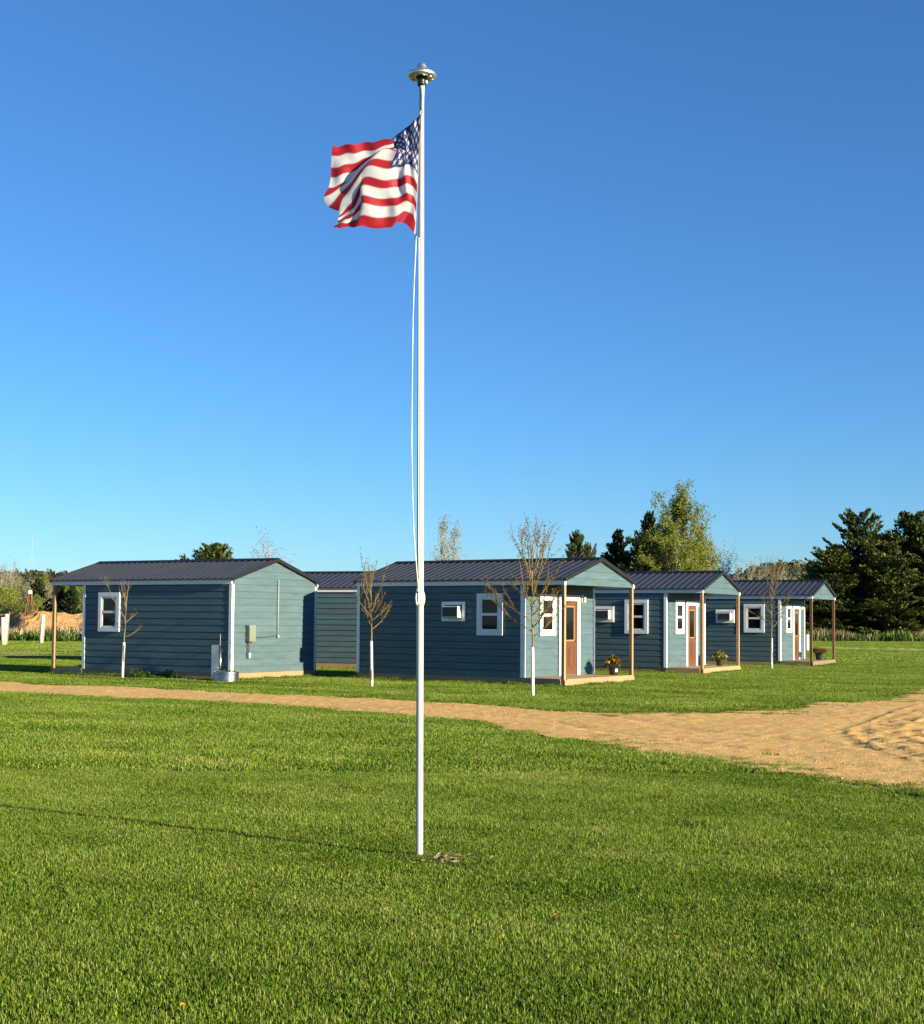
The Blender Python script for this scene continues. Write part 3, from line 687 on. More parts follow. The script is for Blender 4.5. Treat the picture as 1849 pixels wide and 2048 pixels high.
# ------------------------------------------------------------------ young trees with white guards
def young_tree(name, px, py, top_py, guard_h, seed, leafm, nb, spread, leafn, label, lean=0.0, zc=1.25, bare_=False):
    r = np.random.RandomState(seed); g = ground(px, py); Ht = zat(px, top_py, g.y)
    root = empty(name, g); tag(root, label, 'young tree')
    Vv = lambda *a: Vector(a)
    tr = [Vv(0, 0, -.05)]
    for i in range(1, 9):
        z = Ht*.80*i/8; tr.append(Vv(lean*z + r.normal()*.012, r.normal()*.012, z))
    rad = [.026*(1-.85*i/8) + .004 for i in range(9)]
    mb = MB(); mb.tube(tr, rad, 7)
    def tp(z):
        i = min(7, max(0, int(z/(Ht*.80)*8))); a, b_ = tr[i], tr[i+1]; return a.lerp(b_, min(1, max(0, (z-a.z)/(b_.z-a.z+1e-6))))
    C = []; D = []
    for k in range(nb):
        f_ = k/(nb-1); z = zc + (Ht*.74-zc)*f_**.9
        az = k*2.4 + r.normal()*.4; el = R(18 + 50*f_ + r.normal()*9)
        ln = spread*(1.15-.35*f_)*r.uniform(.75, 1.15)
        if f_ > .45: el = max(el, R(46+24*r.rand())); ln = (Ht-z)*r.uniform(.72, 1.0)/max(.9, math.sin(el))
        d = Vv(math.cos(az)*math.cos(el), math.sin(az)*math.cos(el), math.sin(el)); p = tp(z)
        pts = [p]; m_ = 7
        for i in range(m_):
            d = (d + Vv(r.normal()*.09, r.normal()*.09, .10+r.normal()*.05)).normalized(); p = p + d*ln/m_; pts.append(p)
        mb.tube(pts, [.011*(1-i/m_)**.8+.0022 for i in range(m_+1)], 5)
        subs = [(pts, 1.0)]
        for q in range(3 if not bare_ else 4):
            j = r.randint(2, m_-1); d2 = ((pts[j+1]-pts[j]).normalized() + Vv(r.normal()*.55, r.normal()*.55, .3)).normalized()
            l2 = ln*r.uniform(.25, .5); p2 = pts[j]; sp = [p2]
            for i in range(4): d2 = (d2+Vv(r.normal()*.1, r.normal()*.1, .12)).normalized(); p2 = p2+d2*l2/4; sp.append(p2)
            mb.tube(sp, [.0055, .0045, .0035, .0028, .0018], 4); subs.append((sp, .6))
        for pp, w in subs:
            for i in range(len(pp)-1):
                seg = pp[i+1]-pp[i]; cnt = max(1, int(seg.length/.05))
                if i == 0 and w == 1.0: continue
                for c_ in range(cnt):
                    if r.rand() > leafn: continue
                    q = pp[i] + seg*((c_+.5)/cnt)
                    for e_ in range(6 if q.z < Ht*.66 else 3):
                        C.append(q + Vv(*r.normal(0, .02, 3))); D.append(r.normal(0, 1, 3)+np.array((0, 0, .3)))
    mb.build('trunk', M['twig'], root, smooth=True)
    if C:
        n = len(C)
        link('crown', leaf_mesh('crown', np.array([tuple(c) for c in C]), np.array(D), r.uniform(.024, .052, n), r.uniform(.013, .028, n), r.rand(n), M[leafm], r), root)
    gh = [Vv(lean*z, 0, z) for z in np.linspace(0, guard_h, 6)]
    MB().tube(gh, [.040, .038, .037, .036, .036, .034], 10).build('trunk_guard', M['guard'], root, smooth=True)
    return root
young_tree('bare_sapling', 245, 1359, 1150, 1.02, 21, 'russet', 9, .55, .05, 'leafless young tree with white trunk guard before the left cabin', .03, 1.15, True)
young_tree('young_tree', 744, 1376, 1112, 1.17, 22, 'russet', 16, .85, .55, 'small russet young tree with white trunk guard before the gap between cabins', -.02, 1.45)
young_tree('young_tree', 1066, 1396, 1024, 1.12, 23, 'russet', 22, 1.35, .9, 'largest russet young tree with white trunk guard, nearest the drive before the middle porch', -.01, 1.35)
young_tree('young_tree', 1544, 1339, 1108, 1.14, 24, 'russet', 15, 1.0, .45, 'thin young tree with white trunk guard before the farthest right cabin', .0, 1.5)

# ------------------------------------------------------------------ flower pots on the porches
def pot(cab, u, v, s, pr, ph, potm, leafm, flowers, size, label, seed, flat=False, pale_patch=False):
    r = np.random.RandomState(seed)
    w = cab.matrix_basis @ Vector((u, s*v, 0))
    root = empty('flower_pot', (w.x, w.y, DECK)); tag(root, label, 'flower pot', 'flower pots on the porches')
    MB().lathe([(0, .0), (pr*.68, .0), (pr*.80, ph*.45), (pr*.96, ph*.85), (pr*1.05, ph*.86), (pr*1.06, ph), (pr*.94, ph), (pr*.90, ph*.86), (0, ph*.84)], (0, 0, 0), 24).build('pot', M[potm], root, smooth=True)
    n = 420; a = r.uniform(0, 6.28, n); q = np.sqrt(r.rand(n)); z = r.rand(n)
    sh = (1-.5*z) if not flat else np.ones(n)
    C = np.stack([np.cos(a)*q*size*sh, np.sin(a)*q*size*sh, ph + (z*size*1.0 if not flat else z*size*.45-.02)], 1)
    if not flat: C[:, 2] -= q*size*.35
    link('leaves', leaf_mesh('leaves', C, C-np.array((0, 0, ph*.6))+r.normal(0, .1, (n, 3)), r.uniform(.06, .12, n), r.uniform(.025, .05, n), r.rand(n), M[leafm], r), root)
    for fm, cnt, zoff in flowers:
        C = []; D = []
        for k in range(cnt):
            a = r.uniform(0, 6.28); q = math.sqrt(r.rand())*size*.95; c = np.array((math.cos(a)*q, math.sin(a)*q, ph+(size*(.75-.6*q/size)+zoff if not flat else size*.42+r.normal()*.012)))
            for j in range(12): 
                d = r.normal(0, 1, 3); d /= np.linalg.norm(d); C.append(c+d*.018); D.append(d)
        link('blossoms', leaf_mesh('blossoms', C, D, .055, .036, r.rand(len(C)), M[fm], r), root)
    st = MB()
    for k in range(7):
        a = r.uniform(0, 6.28); q = r.uniform(.3, .9)*size; st.tube([(0, 0, ph), (math.cos(a)*q*.4, math.sin(a)*q*.4, ph+size*.7), (math.cos(a)*q, math.sin(a)*q, ph+size*r.uniform(1.0, 1.5 if not flat else .5))], .003, 4)
    st.build('stems', M['weed'], root)
    if pale_patch:
        aa = math.atan2(-.75, .35); st = MB(); vs = []
        for i in range(5):
            w_ = aa + (i-2)*.12
            for z in (ph*.28, ph*.58): vs.append((math.cos(w_)*(pr*(.74+.24*z/ph)+.012), math.sin(w_)*(pr*(.74+.24*z/ph)+.012), z))
        st.add(vs, [(2*i, 2*i+2, 2*i+3, 2*i+1) for i in range(4)]).build('pot_patch', M['label'], root)  # curved pale patch on the pot's side
    return root
pot(cabB, .46, 3.60, -1, .165, .30, 'pot', 'leafmix', [('yellow', 12, .0), ('red', 11, .03)], .27, 'dark pot of yellow and red flowers on the nearest porch', 31, pale_patch=True)
pot(cabC, .50, 3.25, -1, .15, .24, 'pot', 'leafmix', [('pink', 8, .0), ('yellow', 5, 0)], .30, 'pot of trailing yellow green leaves on the second porch', 32)
pot(cabD, .45, 3.0, -1, .16, .30, 'black_pot', 'leafmix', [('rust', 70, .0)], .30, 'black pot of rust red flowers on the porch with red brown posts', 33, flat=True)

# ------------------------------------------------------------------ galvanised tub and sheet by the left cabin
tg = at(453, 1365, 37.95); tg.z = 0
tub = empty('metal_tub', tg); tag(tub, 'round corrugated galvanised tub at the corner of the left cabin', 'tub')
prof = [(.0, .02), (.33, .0)]
for i in range(25): prof.append((.335 + .014*math.sin(i*math.pi/2.6), .01 + .26*i/24))
prof += [(.352, .275), (.356, .285), (.340, .288), (.325, .27), (.325, .2), (0, .2)]
MB().lathe(prof, (0, 0, 0), 40).build('tub_wall', M['galv'], tub, smooth=True)
n = 160; a = rng.uniform(0, 6.28, n); q = np.sqrt(rng.rand(n))*.28
link('weeds', leaf_mesh('weeds', np.stack([np.cos(a)*q, np.sin(a)*q, rng.uniform(.2, .3, n)], 1), rng.normal(0, .5, (n, 3))+[0, 0, 1], .10, .02, rng.rand(n), M['weed']), tub)
sg = at(433, 1360, 38.5); sg.z = 0; sh = empty('metal_post_box', sg); tag(sh, 'tall narrow galvanised sheet metal box standing behind the round tub', 'metal box')
MB().box((-.13, -.01, 0), (.055, .0, .985)).box((.055, -.012, 0), (.062, .10, .985)).box((-.137, -.012, 0), (-.13, .10, .985)).build('sheet', M['galv'], sh)
MB().tube([(.10, .05, 0), (.10, .05, .97)], .018, 10).build('pipe', M['galv'], sh, smooth=True)
MB().tube([(.085, .06, .6), (.085, .06, 1.28)], .006, 6).build('rod', M['conduit'], sh)

# ------------------------------------------------------------------ background trees
def pine_mesh(seed, Ht, Rad, dens=1.0, lm='pine', z0=.08, tip=.6, sz=.42, lob=1.0):
    r = np.random.RandomState(seed); C = []; D = []; tn = []; br = MB()
    br.tube([(0, 0, -.1), (0, 0, Ht*.5), (0, 0, Ht*.97)], [Ht*.018, Ht*.012, .03], 7)
    z = Ht*z0
    while z < Ht*.985:
        f_ = (z-Ht*z0)/(Ht*(1-z0)); env = Rad*(1-f_**lob)**tip*(.75+.25*math.sin(min(1, f_*5)*1.57))*(.75+.5*r.rand())
        nbr = r.randint(5, 8)
        for k in range(nbr):
            az = r.uniform(0, 6.283); ln = env*r.uniform(.55, 1.2)+.15; el = R(5+38*f_+r.normal()*8)
            d = np.array((math.cos(az)*math.cos(el), math.sin(az)*math.cos(el), math.sin(el))); p0 = np.array((0, 0, z+r.normal()*.15))
            sag = -.10*ln
            if ln > .8: br.tube([p0, p0+d*ln*.5+[0, 0, sag*.3], p0+d*ln*.95], [.045, .03, .012], 4)
            m_ = int((16+38*ln)*dens); t = r.uniform(.22, 1.05, m_)**.8
            side = np.cross(d, (0, 0, 1.)); side /= np.linalg.norm(side)+1e-6
            wd = .10+.26*ln*np.sin(np.clip(t, 0, 1)*2.4)
            c = p0+d*(ln*t)[:, None]+side*(r.uniform(-1, 1, m_)*wd)[:, None]; c[:, 2] += sag*np.sin(t*3.1)*.5+r.normal(0, .055, m_)+.10*ln*t*t
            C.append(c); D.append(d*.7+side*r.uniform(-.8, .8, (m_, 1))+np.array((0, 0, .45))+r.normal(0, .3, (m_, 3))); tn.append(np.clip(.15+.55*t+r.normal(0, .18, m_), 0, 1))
        z += Ht*.042*r.uniform(.7, 1.4)
    C = np.concatenate(C); D = np.concatenate(D); tn = np.concatenate(tn); n = len(C)
    return br.mesh('trunk', M['bark']), leaf_mesh('crown', C, D, r.uniform(.6, 1.25, n)*sz, r.uniform(.25, .5, n)*sz, tn, M[lm], r)
def broad_mesh(seed, Ht, Rad, lm, nleaf, barkm='pale_bark', lsz=.2, up=.5, z0=.15, lev=3, thick=1.0, shape=1.0):
    """deciduous: ascending limbs, branchlets, twigs, small leaves at the twigs"""
    r = np.random.RandomState(seed); mb = MB(); tips = []
    def grow(p, d, ln, rad, lv):
        pts = [p]; m_ = 4
        for i in range(m_):
            d = d + np.array((r.normal()*.13, r.normal()*.13, .07*up+r.normal()*.06)); d /= np.linalg.norm(d); p = p+d*ln/m_; pts.append(p)
            if lv <= 1: tips.append(p)
        mb.tube(pts, [rad*(1-.7*i/m_) for i in range(m_+1)], 4 if lv < 2 else 6, False)
        if lv == 0: return
        for k in range({3: 0, 2: 5, 1: 5}.get(lv, 5)):
            j = r.randint(1, m_+1); dd = d*.8+r.normal(0, .55, 3)+np.array((0, 0, .35*up)); dd /= np.linalg.norm(dd)
            grow(pts[j], dd, ln*r.uniform(.35, .6), rad*.42, lv-1)
    tk = [np.array((r.normal()*.02*Ht*(i > 0)*.5, r.normal()*.02*Ht*(i > 0)*.5, Ht*.92*i/6)) for i in range(7)]
    mb.tube([t - np.array((0, 0, .1)) if i == 0 else t for i, t in enumerate(tk)], [.016*Ht*thick*(1-.9*i/6) for i in range(7)], 7, False)
    nb = int(20*lev/3)
    for k in range(nb):
        f_ = (k+.5)/nb; z = Ht*(z0+(.90-z0)*f_); az = k*2.4+r.normal()*.5; el = R(22+45*f_+18*up)
        i = min(5, int(z/(Ht*.92)*6)); t = (z-tk[i][2])/(tk[i+1][2]-tk[i][2]); p = tk[i]*(1-t)+tk[i+1]*t
        ln = Rad*(1.05-.65*f_**shape)*r.uniform(.8, 1.2)
        grow(p, np.array((math.cos(az)*math.cos(el), math.sin(az)*math.cos(el), math.sin(el))), ln/max(.45, math.cos(el)), .007*Ht*thick*(1-.6*f_), 2)
    tips = np.array(tips); trunk = mb.mesh('trunk', M[barkm])
    if not nleaf: return trunk, None
    C = tips[r.randint(0, len(tips), nleaf)]+r.normal(0, lsz*.8, (nleaf, 3))
    return trunk, leaf_mesh('crown', C, r.normal(0, 1, (nleaf, 3))+[0, 0, .3], r.uniform(.6, 1.3, nleaf)*lsz, r.uniform(.4, .8, nleaf)*lsz, np.clip(r.normal(.5, .22, nleaf), 0, 1), M[lm], r)
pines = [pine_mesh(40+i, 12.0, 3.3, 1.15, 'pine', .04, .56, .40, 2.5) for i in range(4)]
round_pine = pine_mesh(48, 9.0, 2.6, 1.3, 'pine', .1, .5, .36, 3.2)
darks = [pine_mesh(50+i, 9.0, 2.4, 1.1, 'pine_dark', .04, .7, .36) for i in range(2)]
springs = [broad_mesh(60+i, 11.0, 2.7, 'spring', 15000, 'pale_bark', .20, 1.1, .05) for i in range(3)]
buds = [broad_mesh(70+i, 9.0, 2.2, 'budding', 2600, 'pale_bark', .17, .9, .1) for i in range(3)]
bares = [broad_mesh(80+i, 8.0, 2.0, 'budding', 500, 'pale_bark', .14, 1.0, .08, thick=.9) for i in range(2)]
thin_p = broad_mesh(90, 11.0, 1.5, 'budding', 1100, 'pale_bark', .17, 1.6, .2)
shrubs = [broad_mesh(95+i, 5.0, 2.3, 'spring', 5200, 'pale_bark', .22, .6, .04) for i in range(2)]
def tree(name, kind, px, py_top, Y, label, group=None, h0=None, wide=1.0, rz=None, cat='tree'):
    """kind = (trunk mesh, crown mesh); its top reaches up to py_top of the photo at distance Y"""
    tm, cmesh = kind; X_ = xat(px, Y); Ht = zat(px, py_top, Y)
    hh = np.percentile([v.co.z for v in (cmesh or tm).vertices], 99.7); k = Ht/hh
    root = empty(name, (X_, Y, 0), random.uniform(0, 6.28) if rz is None else rz); root.scale = (k*wide, k*wide, k)
    tag(root, label, cat, group)
    link('trunk', tm, root)
    if cmesh: link('crown', cmesh, root)
    return root
# right hand pine stand
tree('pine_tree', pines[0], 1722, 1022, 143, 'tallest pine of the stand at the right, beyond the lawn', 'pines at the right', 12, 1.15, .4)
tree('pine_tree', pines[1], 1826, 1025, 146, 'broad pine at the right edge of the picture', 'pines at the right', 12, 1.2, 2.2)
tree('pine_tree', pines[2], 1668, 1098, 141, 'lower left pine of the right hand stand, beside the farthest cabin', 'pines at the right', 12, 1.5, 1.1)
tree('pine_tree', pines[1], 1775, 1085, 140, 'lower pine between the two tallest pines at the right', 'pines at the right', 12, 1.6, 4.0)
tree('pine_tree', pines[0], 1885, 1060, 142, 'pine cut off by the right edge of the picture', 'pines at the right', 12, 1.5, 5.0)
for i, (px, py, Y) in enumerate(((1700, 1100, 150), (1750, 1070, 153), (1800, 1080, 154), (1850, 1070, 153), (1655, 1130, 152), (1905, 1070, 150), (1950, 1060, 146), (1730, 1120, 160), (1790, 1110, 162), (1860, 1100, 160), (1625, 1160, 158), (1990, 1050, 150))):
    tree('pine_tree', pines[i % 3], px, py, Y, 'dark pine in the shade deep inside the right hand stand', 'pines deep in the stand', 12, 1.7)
# group right of the middle
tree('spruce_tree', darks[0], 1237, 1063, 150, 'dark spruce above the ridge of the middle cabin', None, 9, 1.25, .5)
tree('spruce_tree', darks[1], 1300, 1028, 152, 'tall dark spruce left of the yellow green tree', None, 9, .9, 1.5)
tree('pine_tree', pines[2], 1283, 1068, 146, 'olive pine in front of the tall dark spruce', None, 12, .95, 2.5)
tree('poplar_tree', springs[0], 1362, 968, 148, 'tallest yellow green tree rising above the second cabin roof', None, 11, .95, .2)
tree('poplar_tree', springs[1], 1335, 1040, 145, 'yellow green tree at the left foot of the tallest one', None, 11, 1.3, 1.2)
tree('poplar_tree', springs[2], 1395, 1060, 147, 'yellow green tree at the right foot of the tallest one', None, 11, 1.2, 2.0)
tree('budding_tree', buds[0], 1418, 1065, 150, 'sparse budding tree leaning right beside the yellow green trees', None, 9, .8, 1.0)
tree('budding_tree', buds[1], 1446, 1098, 152, 'small pale budding tree right of the yellow green trees', None, 9, 1.0, 2.0)
tree('pine_tree', pines[0], 1152, 1066, 160, 'small pine behind the young tree and the middle ridge', None, 12, .7, 3.0)
tree('pine_tree', pines[1], 1176, 1090, 162, 'low thin pine between the small pine and the dark spruce', None, 12, .6, 1.0)
tree('budding_tree', thin_p, 884, 1030, 155, 'pale sparse tree rising behind the roof right of the flagpole', None, 11, 1.0, .3)
tree('budding_tree', thin_p, 906, 1042, 157, 'second pale sparse tree close beside the flagpole', None, 11, .9, 2.3)
tree('bare_tree', bares[0], 531, 1058, 230, 'faint bare tree behind the ridge end of the left cabin', None, 8, 1.7, 1.3)
tree('pine_tree', round_pine, 421, 1088, 150, 'round topped pine above the left cabin roof', None, 12, 1.35, 2.0)
# left tree line
lt = [(4, 1116, 150, 'b'), (16, 1160, 138, 'h'), (22, 1120, 152, 'b'), (30, 1150, 146, 'u'), (40, 1155, 144, 'u'), (50, 1165, 141, 'u'), (62, 1160, 143, 'u'), (74, 1158, 138, 'd'), (86, 1152, 146, 's'), (97, 1166, 142, 'u'), (108, 1162, 147, 's'),
      (120, 1168, 137, 'd'), (132, 1160, 139, 's'), (143, 1172, 136, 'd'), (155, 1165, 141, 's'), (10, 1175, 136, 'h'), (60, 1190, 134, 'h')]
names = {'s': ('poplar_tree', 'fresh green tree in the left background wood'), 'b': ('bare_tree', 'tall bare tree at the left edge of the background wood'), 'h': ('shrub_tree', 'low green bushy tree at the front of the left background wood'),
         'u': ('budding_tree', 'pale budding tree in the left background wood'), 'd': ('spruce_tree', 'small dark conifer in the left background wood')}
ordn = ['leftmost', 'second from left', 'third from left', 'fourth from left', 'fifth from left', 'sixth from left']
lt.sort(); seen = {}
for i, (px, py, Y, k) in enumerate(lt):
    q = seen.get(k, 0); seen[k] = q+1
    kd, h0 = {'s': (springs[i % 3], 11), 'b': (bares[i % 2], 8), 'h': (shrubs[i % 2], 5), 'u': (buds[i % 3], 9), 'd': (darks[i % 2], 9)}[k]
    tree(names[k][0], kd, px, py, Y, names[k][1]+', '+ordn[q], {'s': 'fresh green trees at the left', 'b': 'bare trees at the left', 'h': 'bushy trees at the left', 'u': 'budding trees at the left', 'd': 'dark conifers at the left'}[k], h0, 1.25)
# bare shrubs below the right hand hill
for i, (px, py, Y) in enumerate(((1478, 1122, 165), (1502, 1112, 168), (1530, 1125, 164), (1560, 1122, 170), (1590, 1128, 172), (1612, 1140, 166))):
    tree('bare_tree', bares[i % 2], px, py, Y, 'bare twiggy tree below the hill above the farthest cabin, '+ordn[i], 'bare trees below the hill', 8, 1.5)

# far wooded hills
def hill(name, pts, Y0, depth, seed):
    """pts: photo points of the crest; terrain rises from the field to that crest"""
    cr = [at(px, py+36, Y0) for px, py in pts]; vs = []; fs = []; n = len(cr); rows = 6
    for c in cr:
        for j in range(rows):
            f_ = j/(rows-1); k = math.sin(f_*math.pi*.5)
            vs.append((c.x*(1+(f_-1)*depth/Y0*.6), Y0-depth*(1-f_), max(.0, c.z*k) - .3*(1-f_)))
        vs.append((c.x*1.2, Y0+depth*2, -2))
    rr = rows+1
    for i in range(n-1):
        for j in range(rr-1): fs.append((i*rr+j, (i+1)*rr+j, (i+1)*rr+j+1, i*rr+j+1))
    o = tag(MB().add(vs, fs).build(name, M['hill'], smooth=True), kind='structure')
    r = np.random.RandomState(seed); C = []; D = []; tn = []
    for i in range(n-1):
        wpx = abs(pts[i+1][0]-pts[i][0]); cnt = int(wpx*2.2)
        for k in range(cnt):
            a = r.rand(); f_ = r.rand()**.6; c0 = cr[i].lerp(cr[i+1], a); kk = math.sin(f_*math.pi*.5)
            x = c0.x*(1+(f_-1)*depth/Y0*.6); y = Y0-depth*(1-f_); z = c0.z*kk
            h = r.uniform(6, 12)*Y0/900; w = h*r.uniform(.22, .42); m_ = 26; t0 = r.rand()
            q = r.normal(0, 1, (m_, 3)); q /= np.linalg.norm(q, axis=1)[:, None]; q *= r.rand(m_, 1)**.4
            C.append(q*[w, w, h*.5]+[x, y, z+h*.45]); D.append(r.normal(0, 1, (m_, 3))); tn.append(np.clip(t0+r.normal(0, .12, m_), 0, 1))
    C = np.concatenate(C); D = np.concatenate(D); n = len(C)
    tag(link(name+'_woods', leaf_mesh(name+'_woods', C, D, r.uniform(1.5, 3.4, n)*Y0/900, r.uniform(1.0, 2.0, n)*Y0/900, np.concatenate(tn), M['far_wood'], r)), 'distant wood covering the low hill on the horizon', 'wood', kind='stuff')
hill('far_hill', [(-200, 1160), (-60, 1150), (0, 1146), (60, 1142), (120, 1140), (150, 1142), (200, 1148), (300, 1165), (380, 1185)], 900, 380, 5)
hill('right_hill', [(1380, 1180), (1440, 1158), (1480, 1132), (1520, 1126), (1560, 1122), (1600, 1120), (1640, 1122), (1700, 1126), (1800, 1150)], 620, 260, 6)
hill('low_hill', [(380, 1190), (520, 1180), (700, 1185), (900, 1190), (1100, 1188), (1250, 1180), (1400, 1178)], 800, 300, 7)

# ------------------------------------------------------------------ left background: earth bank, shelters, derrick, mast
n1, n2 = 120, 14
vs = []; fs = []
for i in range(n1+1):
    px = -330 + 900*i/n1; Y0 = 116 + 4*math.sin(i*.21)
    topz = zat(px, 1227 + 2.5*math.sin(i*.33) + 1.5*math.sin(i*1.3+1) + (8 if px > 250 else 0), Y0)
    for j in range(n2+1):
        f_ = j/n2; z = topz*math.sin(min(1, f_*1.6)*1.57) if f_ < .75 else topz*(1-(f_-.75)/.25*.8)
        y = Y0-3.4+f_*8 + random.gauss(0, .10); z += random.gauss(0, .09)*math.sin(f_*3.14) + .14*math.sin(i*.9+j*1.3)*math.sin(f_*3.1)
        vs.append((xat(px, Y0)+random.gauss(0, .09), y, max(-.05, z) if 0 < j < n2 else -.05))
for i in range(n1):
    for j in range(n2): fs.append((i*(n2+1)+j, (i+1)*(n2+1)+j, (i+1)*(n2+1)+j+1, i*(n2+1)+j+1))
tag(MB().add(vs, fs).build('earth_bank', M['dirt']), 'long bank of bare orange earth at the far left', 'earth bank', kind='structure')
def weeds(name, pxs, Y0, Y1, n, h0, h1, mat_, label, w=.06, seed=1):
    r = np.random.RandomState(seed); px = r.uniform(*pxs, n); Y_ = r.uniform(Y0, Y1, n)
    x = np.array([xat(a, b_) for a, b_ in zip(px, Y_)]); dens = vnoise(x*.35, Y_*.35, seed+20); ok = r.rand(n) < dens*1.5; x, Y_ = x[ok], Y_[ok]; n = len(x)
    h = r.uniform(h0, h1, n)*(.5+dens[ok])
    C = np.stack([x+r.normal(0, .05, n), Y_, h*.45*r.uniform(.8, 1, n)], 1); D = r.normal(0, .28, (n, 3))+[0, 0, 1]
    tag(link(name, leaf_mesh(name, C, D, h, r.uniform(.6, 1.4, n)*w, r.rand(n), M[mat_], r)), label, 'weeds', kind='stuff')
weeds('bank_weeds', (-300, 420), 96, 113, 9000, .4, .9, 'weed', 'green weeds growing along the foot of the earth bank', .16, 3)
weeds('bank_straw', (-300, 420), 98, 114, 3500, .5, 1.1, 'straw', 'dry stalks growing along the foot of the earth bank', .10, 4)
weeds('field_edge_straw', (1560, 2050), 128, 138, 4500, .3, 1.15, 'straw', 'tall dry weeds along the field edge before the right hand pines', .07, 5)
weeds('field_edge_weeds', (1560, 2050), 128, 139, 5000, .4, 1.0, 'weed', 'green weeds along the field edge before the right hand pines', .14, 6)
weeds('middle_edge_weeds', (560, 1500), 128, 140, 5000, .5, 1.4, 'straw', 'dry weeds along the field edge behind the cabins', .10, 9)
def shelter(px, py, px2, py2, label):
    g_ = ground(px, py); t_ = at(px2, py2, g_.y); root = empty('tree_shelter', g_); tag(root, label, 'tree shelter', 'cream tree shelters at the left')
    q = t_-g_; m_ = MB(); k = 9
    m_.tube([(0, 0, 0), tuple(q*.5), tuple(q*.94)], [.13, .125, .12], 12); m_.build('tube', M['tube'], root, smooth=True)
    MB().tube([(.15, -.02, -.05), tuple(Vector((.14, -.02, 0))+q)], .03, 6).build('stake', M['pale_wood'], root)
shelter(7, 1291, 6, 1231, 'cream tree shelter tube leaning left at the far left edge')
shelter(9, 1291, 15, 1224, 'cream tree shelter tube leaning right, crossing another at the left edge')
shelter(82, 1288, 88, 1226, 'single cream tree shelter tube left of the left cabin porch')
# small red derrick
Yd = 124; base_z = zat(60, 1226, Yd); top = at(61, 1181, Yd)
dk = empty('derrick', (top.x, Yd, 0)); tag(dk, 'small red brown open tower beyond the earth bank at left', 'tower')
hw = .5
for sx in (-1, 1):
    for sy in (-1, 1): MB().tube([(sx*hw*1.25, sy*hw*1.25, 0), (sx*.09, sy*.09, top.z-.25)], .045, 6).build('leg', M['red_wood'], dk)
for z in (1.0, 1.75, 2.7, 3.4):
    k = hw*1.25+( .09-hw*1.25)*z/(top.z-.25); m_ = MB()
    for a, b_ in (((-k,-k),(k,-k)),((k,-k),(k,k)),((k,k),(-k,k)),((-k,k),(-k,-k))): m_.tube([(a[0], a[1], z), (b_[0], b_[1], z)], .028, 5)
    m_.build('brace', M['guard'] if z == 1.75 else M['red_wood'], dk)
MB().box((-.14, -.14, top.z-.3), (.14, .14, top.z)).build('top_block', M['guard'], dk, bevel=.03)
# far radio mast
Ym = 1000; mt = at(65.5, 1074, Ym); ms = empty('radio_mast', (mt.x, Ym, 0)); tag(ms, 'very thin far radio mast above the hill at left', 'mast')
for k in range(3):
    w_ = k*2.094; MB().tube([(.3*math.cos(w_), .3*math.sin(w_), 0), (.3*math.cos(w_), .3*math.sin(w_), mt.z)], .05, 4).build('leg', M['conduit'], ms)
m_ = MB()
for i in range(60):
    z = mt.z*i/60; a = i % 3*2.094; b_ = a+2.094; m_.tube([(.3*math.cos(a), .3*math.sin(a), z), (.3*math.cos(b_), .3*math.sin(b_), z+mt.z/60)], .03, 3, False)
m_.build('lattice', M['conduit'], ms)
# white post beyond the farthest porch
up_ = ground(1615, 1302); o = empty('marker_post', up_, .5); tag(o, 'short white post on the lawn behind the farthest porch', 'post')
MB().box((-.09, -.07, -.05), (.09, .07, .93)).build('post_body', M['guard'], o, bevel=.01); MB().box((-.10, -.08, .93), (.10, .08, .98)).build('cap', M['guard'], o, bevel=.01)

# ------------------------------------------------------------------ grass
gcol = bpy.data.collections.new('grass_tufts')
def tuft(name, rad, nbl, h0, h1, w, seed, flat=.35):
    r = np.random.RandomState(seed); a = r.uniform(0, 6.283, nbl); q = np.sqrt(r.rand(nbl))*rad*(1+.12*r.normal(size=nbl)); x, y = np.cos(a)*q, np.sin(a)*q
    h = r.uniform(h0, h1, nbl); az = r.uniform(0, 6.283, nbl); bend = np.abs(r.normal(flat, .25, nbl)); wd = w*r.uniform(.6, 1.3, nbl)
    dx, dy = np.cos(az), np.sin(az); sx, sy = -dy, dx
    tw = r.uniform(-.8, .8, nbl); sx2, sy2 = sx*np.cos(tw)-sy*np.sin(tw), sx*np.sin(tw)+sy*np.cos(tw)
    z = np.zeros(nbl)
    def P_(k, kz, wk): return [np.stack([x+dx*h*bend*k+s_*sx2*wd*wk, y+dy*h*bend*k+s_*sy2*wd*wk, z+h*kz], 1) for s_ in (-.5, .5)]
    a0, a1 = P_(0, 0, .8); b0, b1 = P_(.35, .55, 1.0); tip = np.stack([x+dx*h*bend, y+dy*h*bend, z+h*(1-.25*np.minimum(bend, 1.5))], 1)
    V = np.stack([a0, a1, b0, b1, tip], 1).reshape(-1, 3); i = np.arange(nbl)*5
    F = np.concatenate([np.stack([i, i+1, i+3], 1), np.stack([i, i+3, i+2], 1), np.stack([i+2, i+3, i+4], 1)])
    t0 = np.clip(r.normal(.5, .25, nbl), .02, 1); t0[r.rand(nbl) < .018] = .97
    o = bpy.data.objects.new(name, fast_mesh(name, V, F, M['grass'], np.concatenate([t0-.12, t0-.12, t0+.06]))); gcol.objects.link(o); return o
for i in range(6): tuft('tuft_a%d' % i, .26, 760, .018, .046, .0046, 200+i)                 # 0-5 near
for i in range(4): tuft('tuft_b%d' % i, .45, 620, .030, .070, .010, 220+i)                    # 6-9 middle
for i in range(3): tuft('tuft_c%d' % i, 1.0, 520, .05, .10, .028, 240+i)                      # 10-12 far
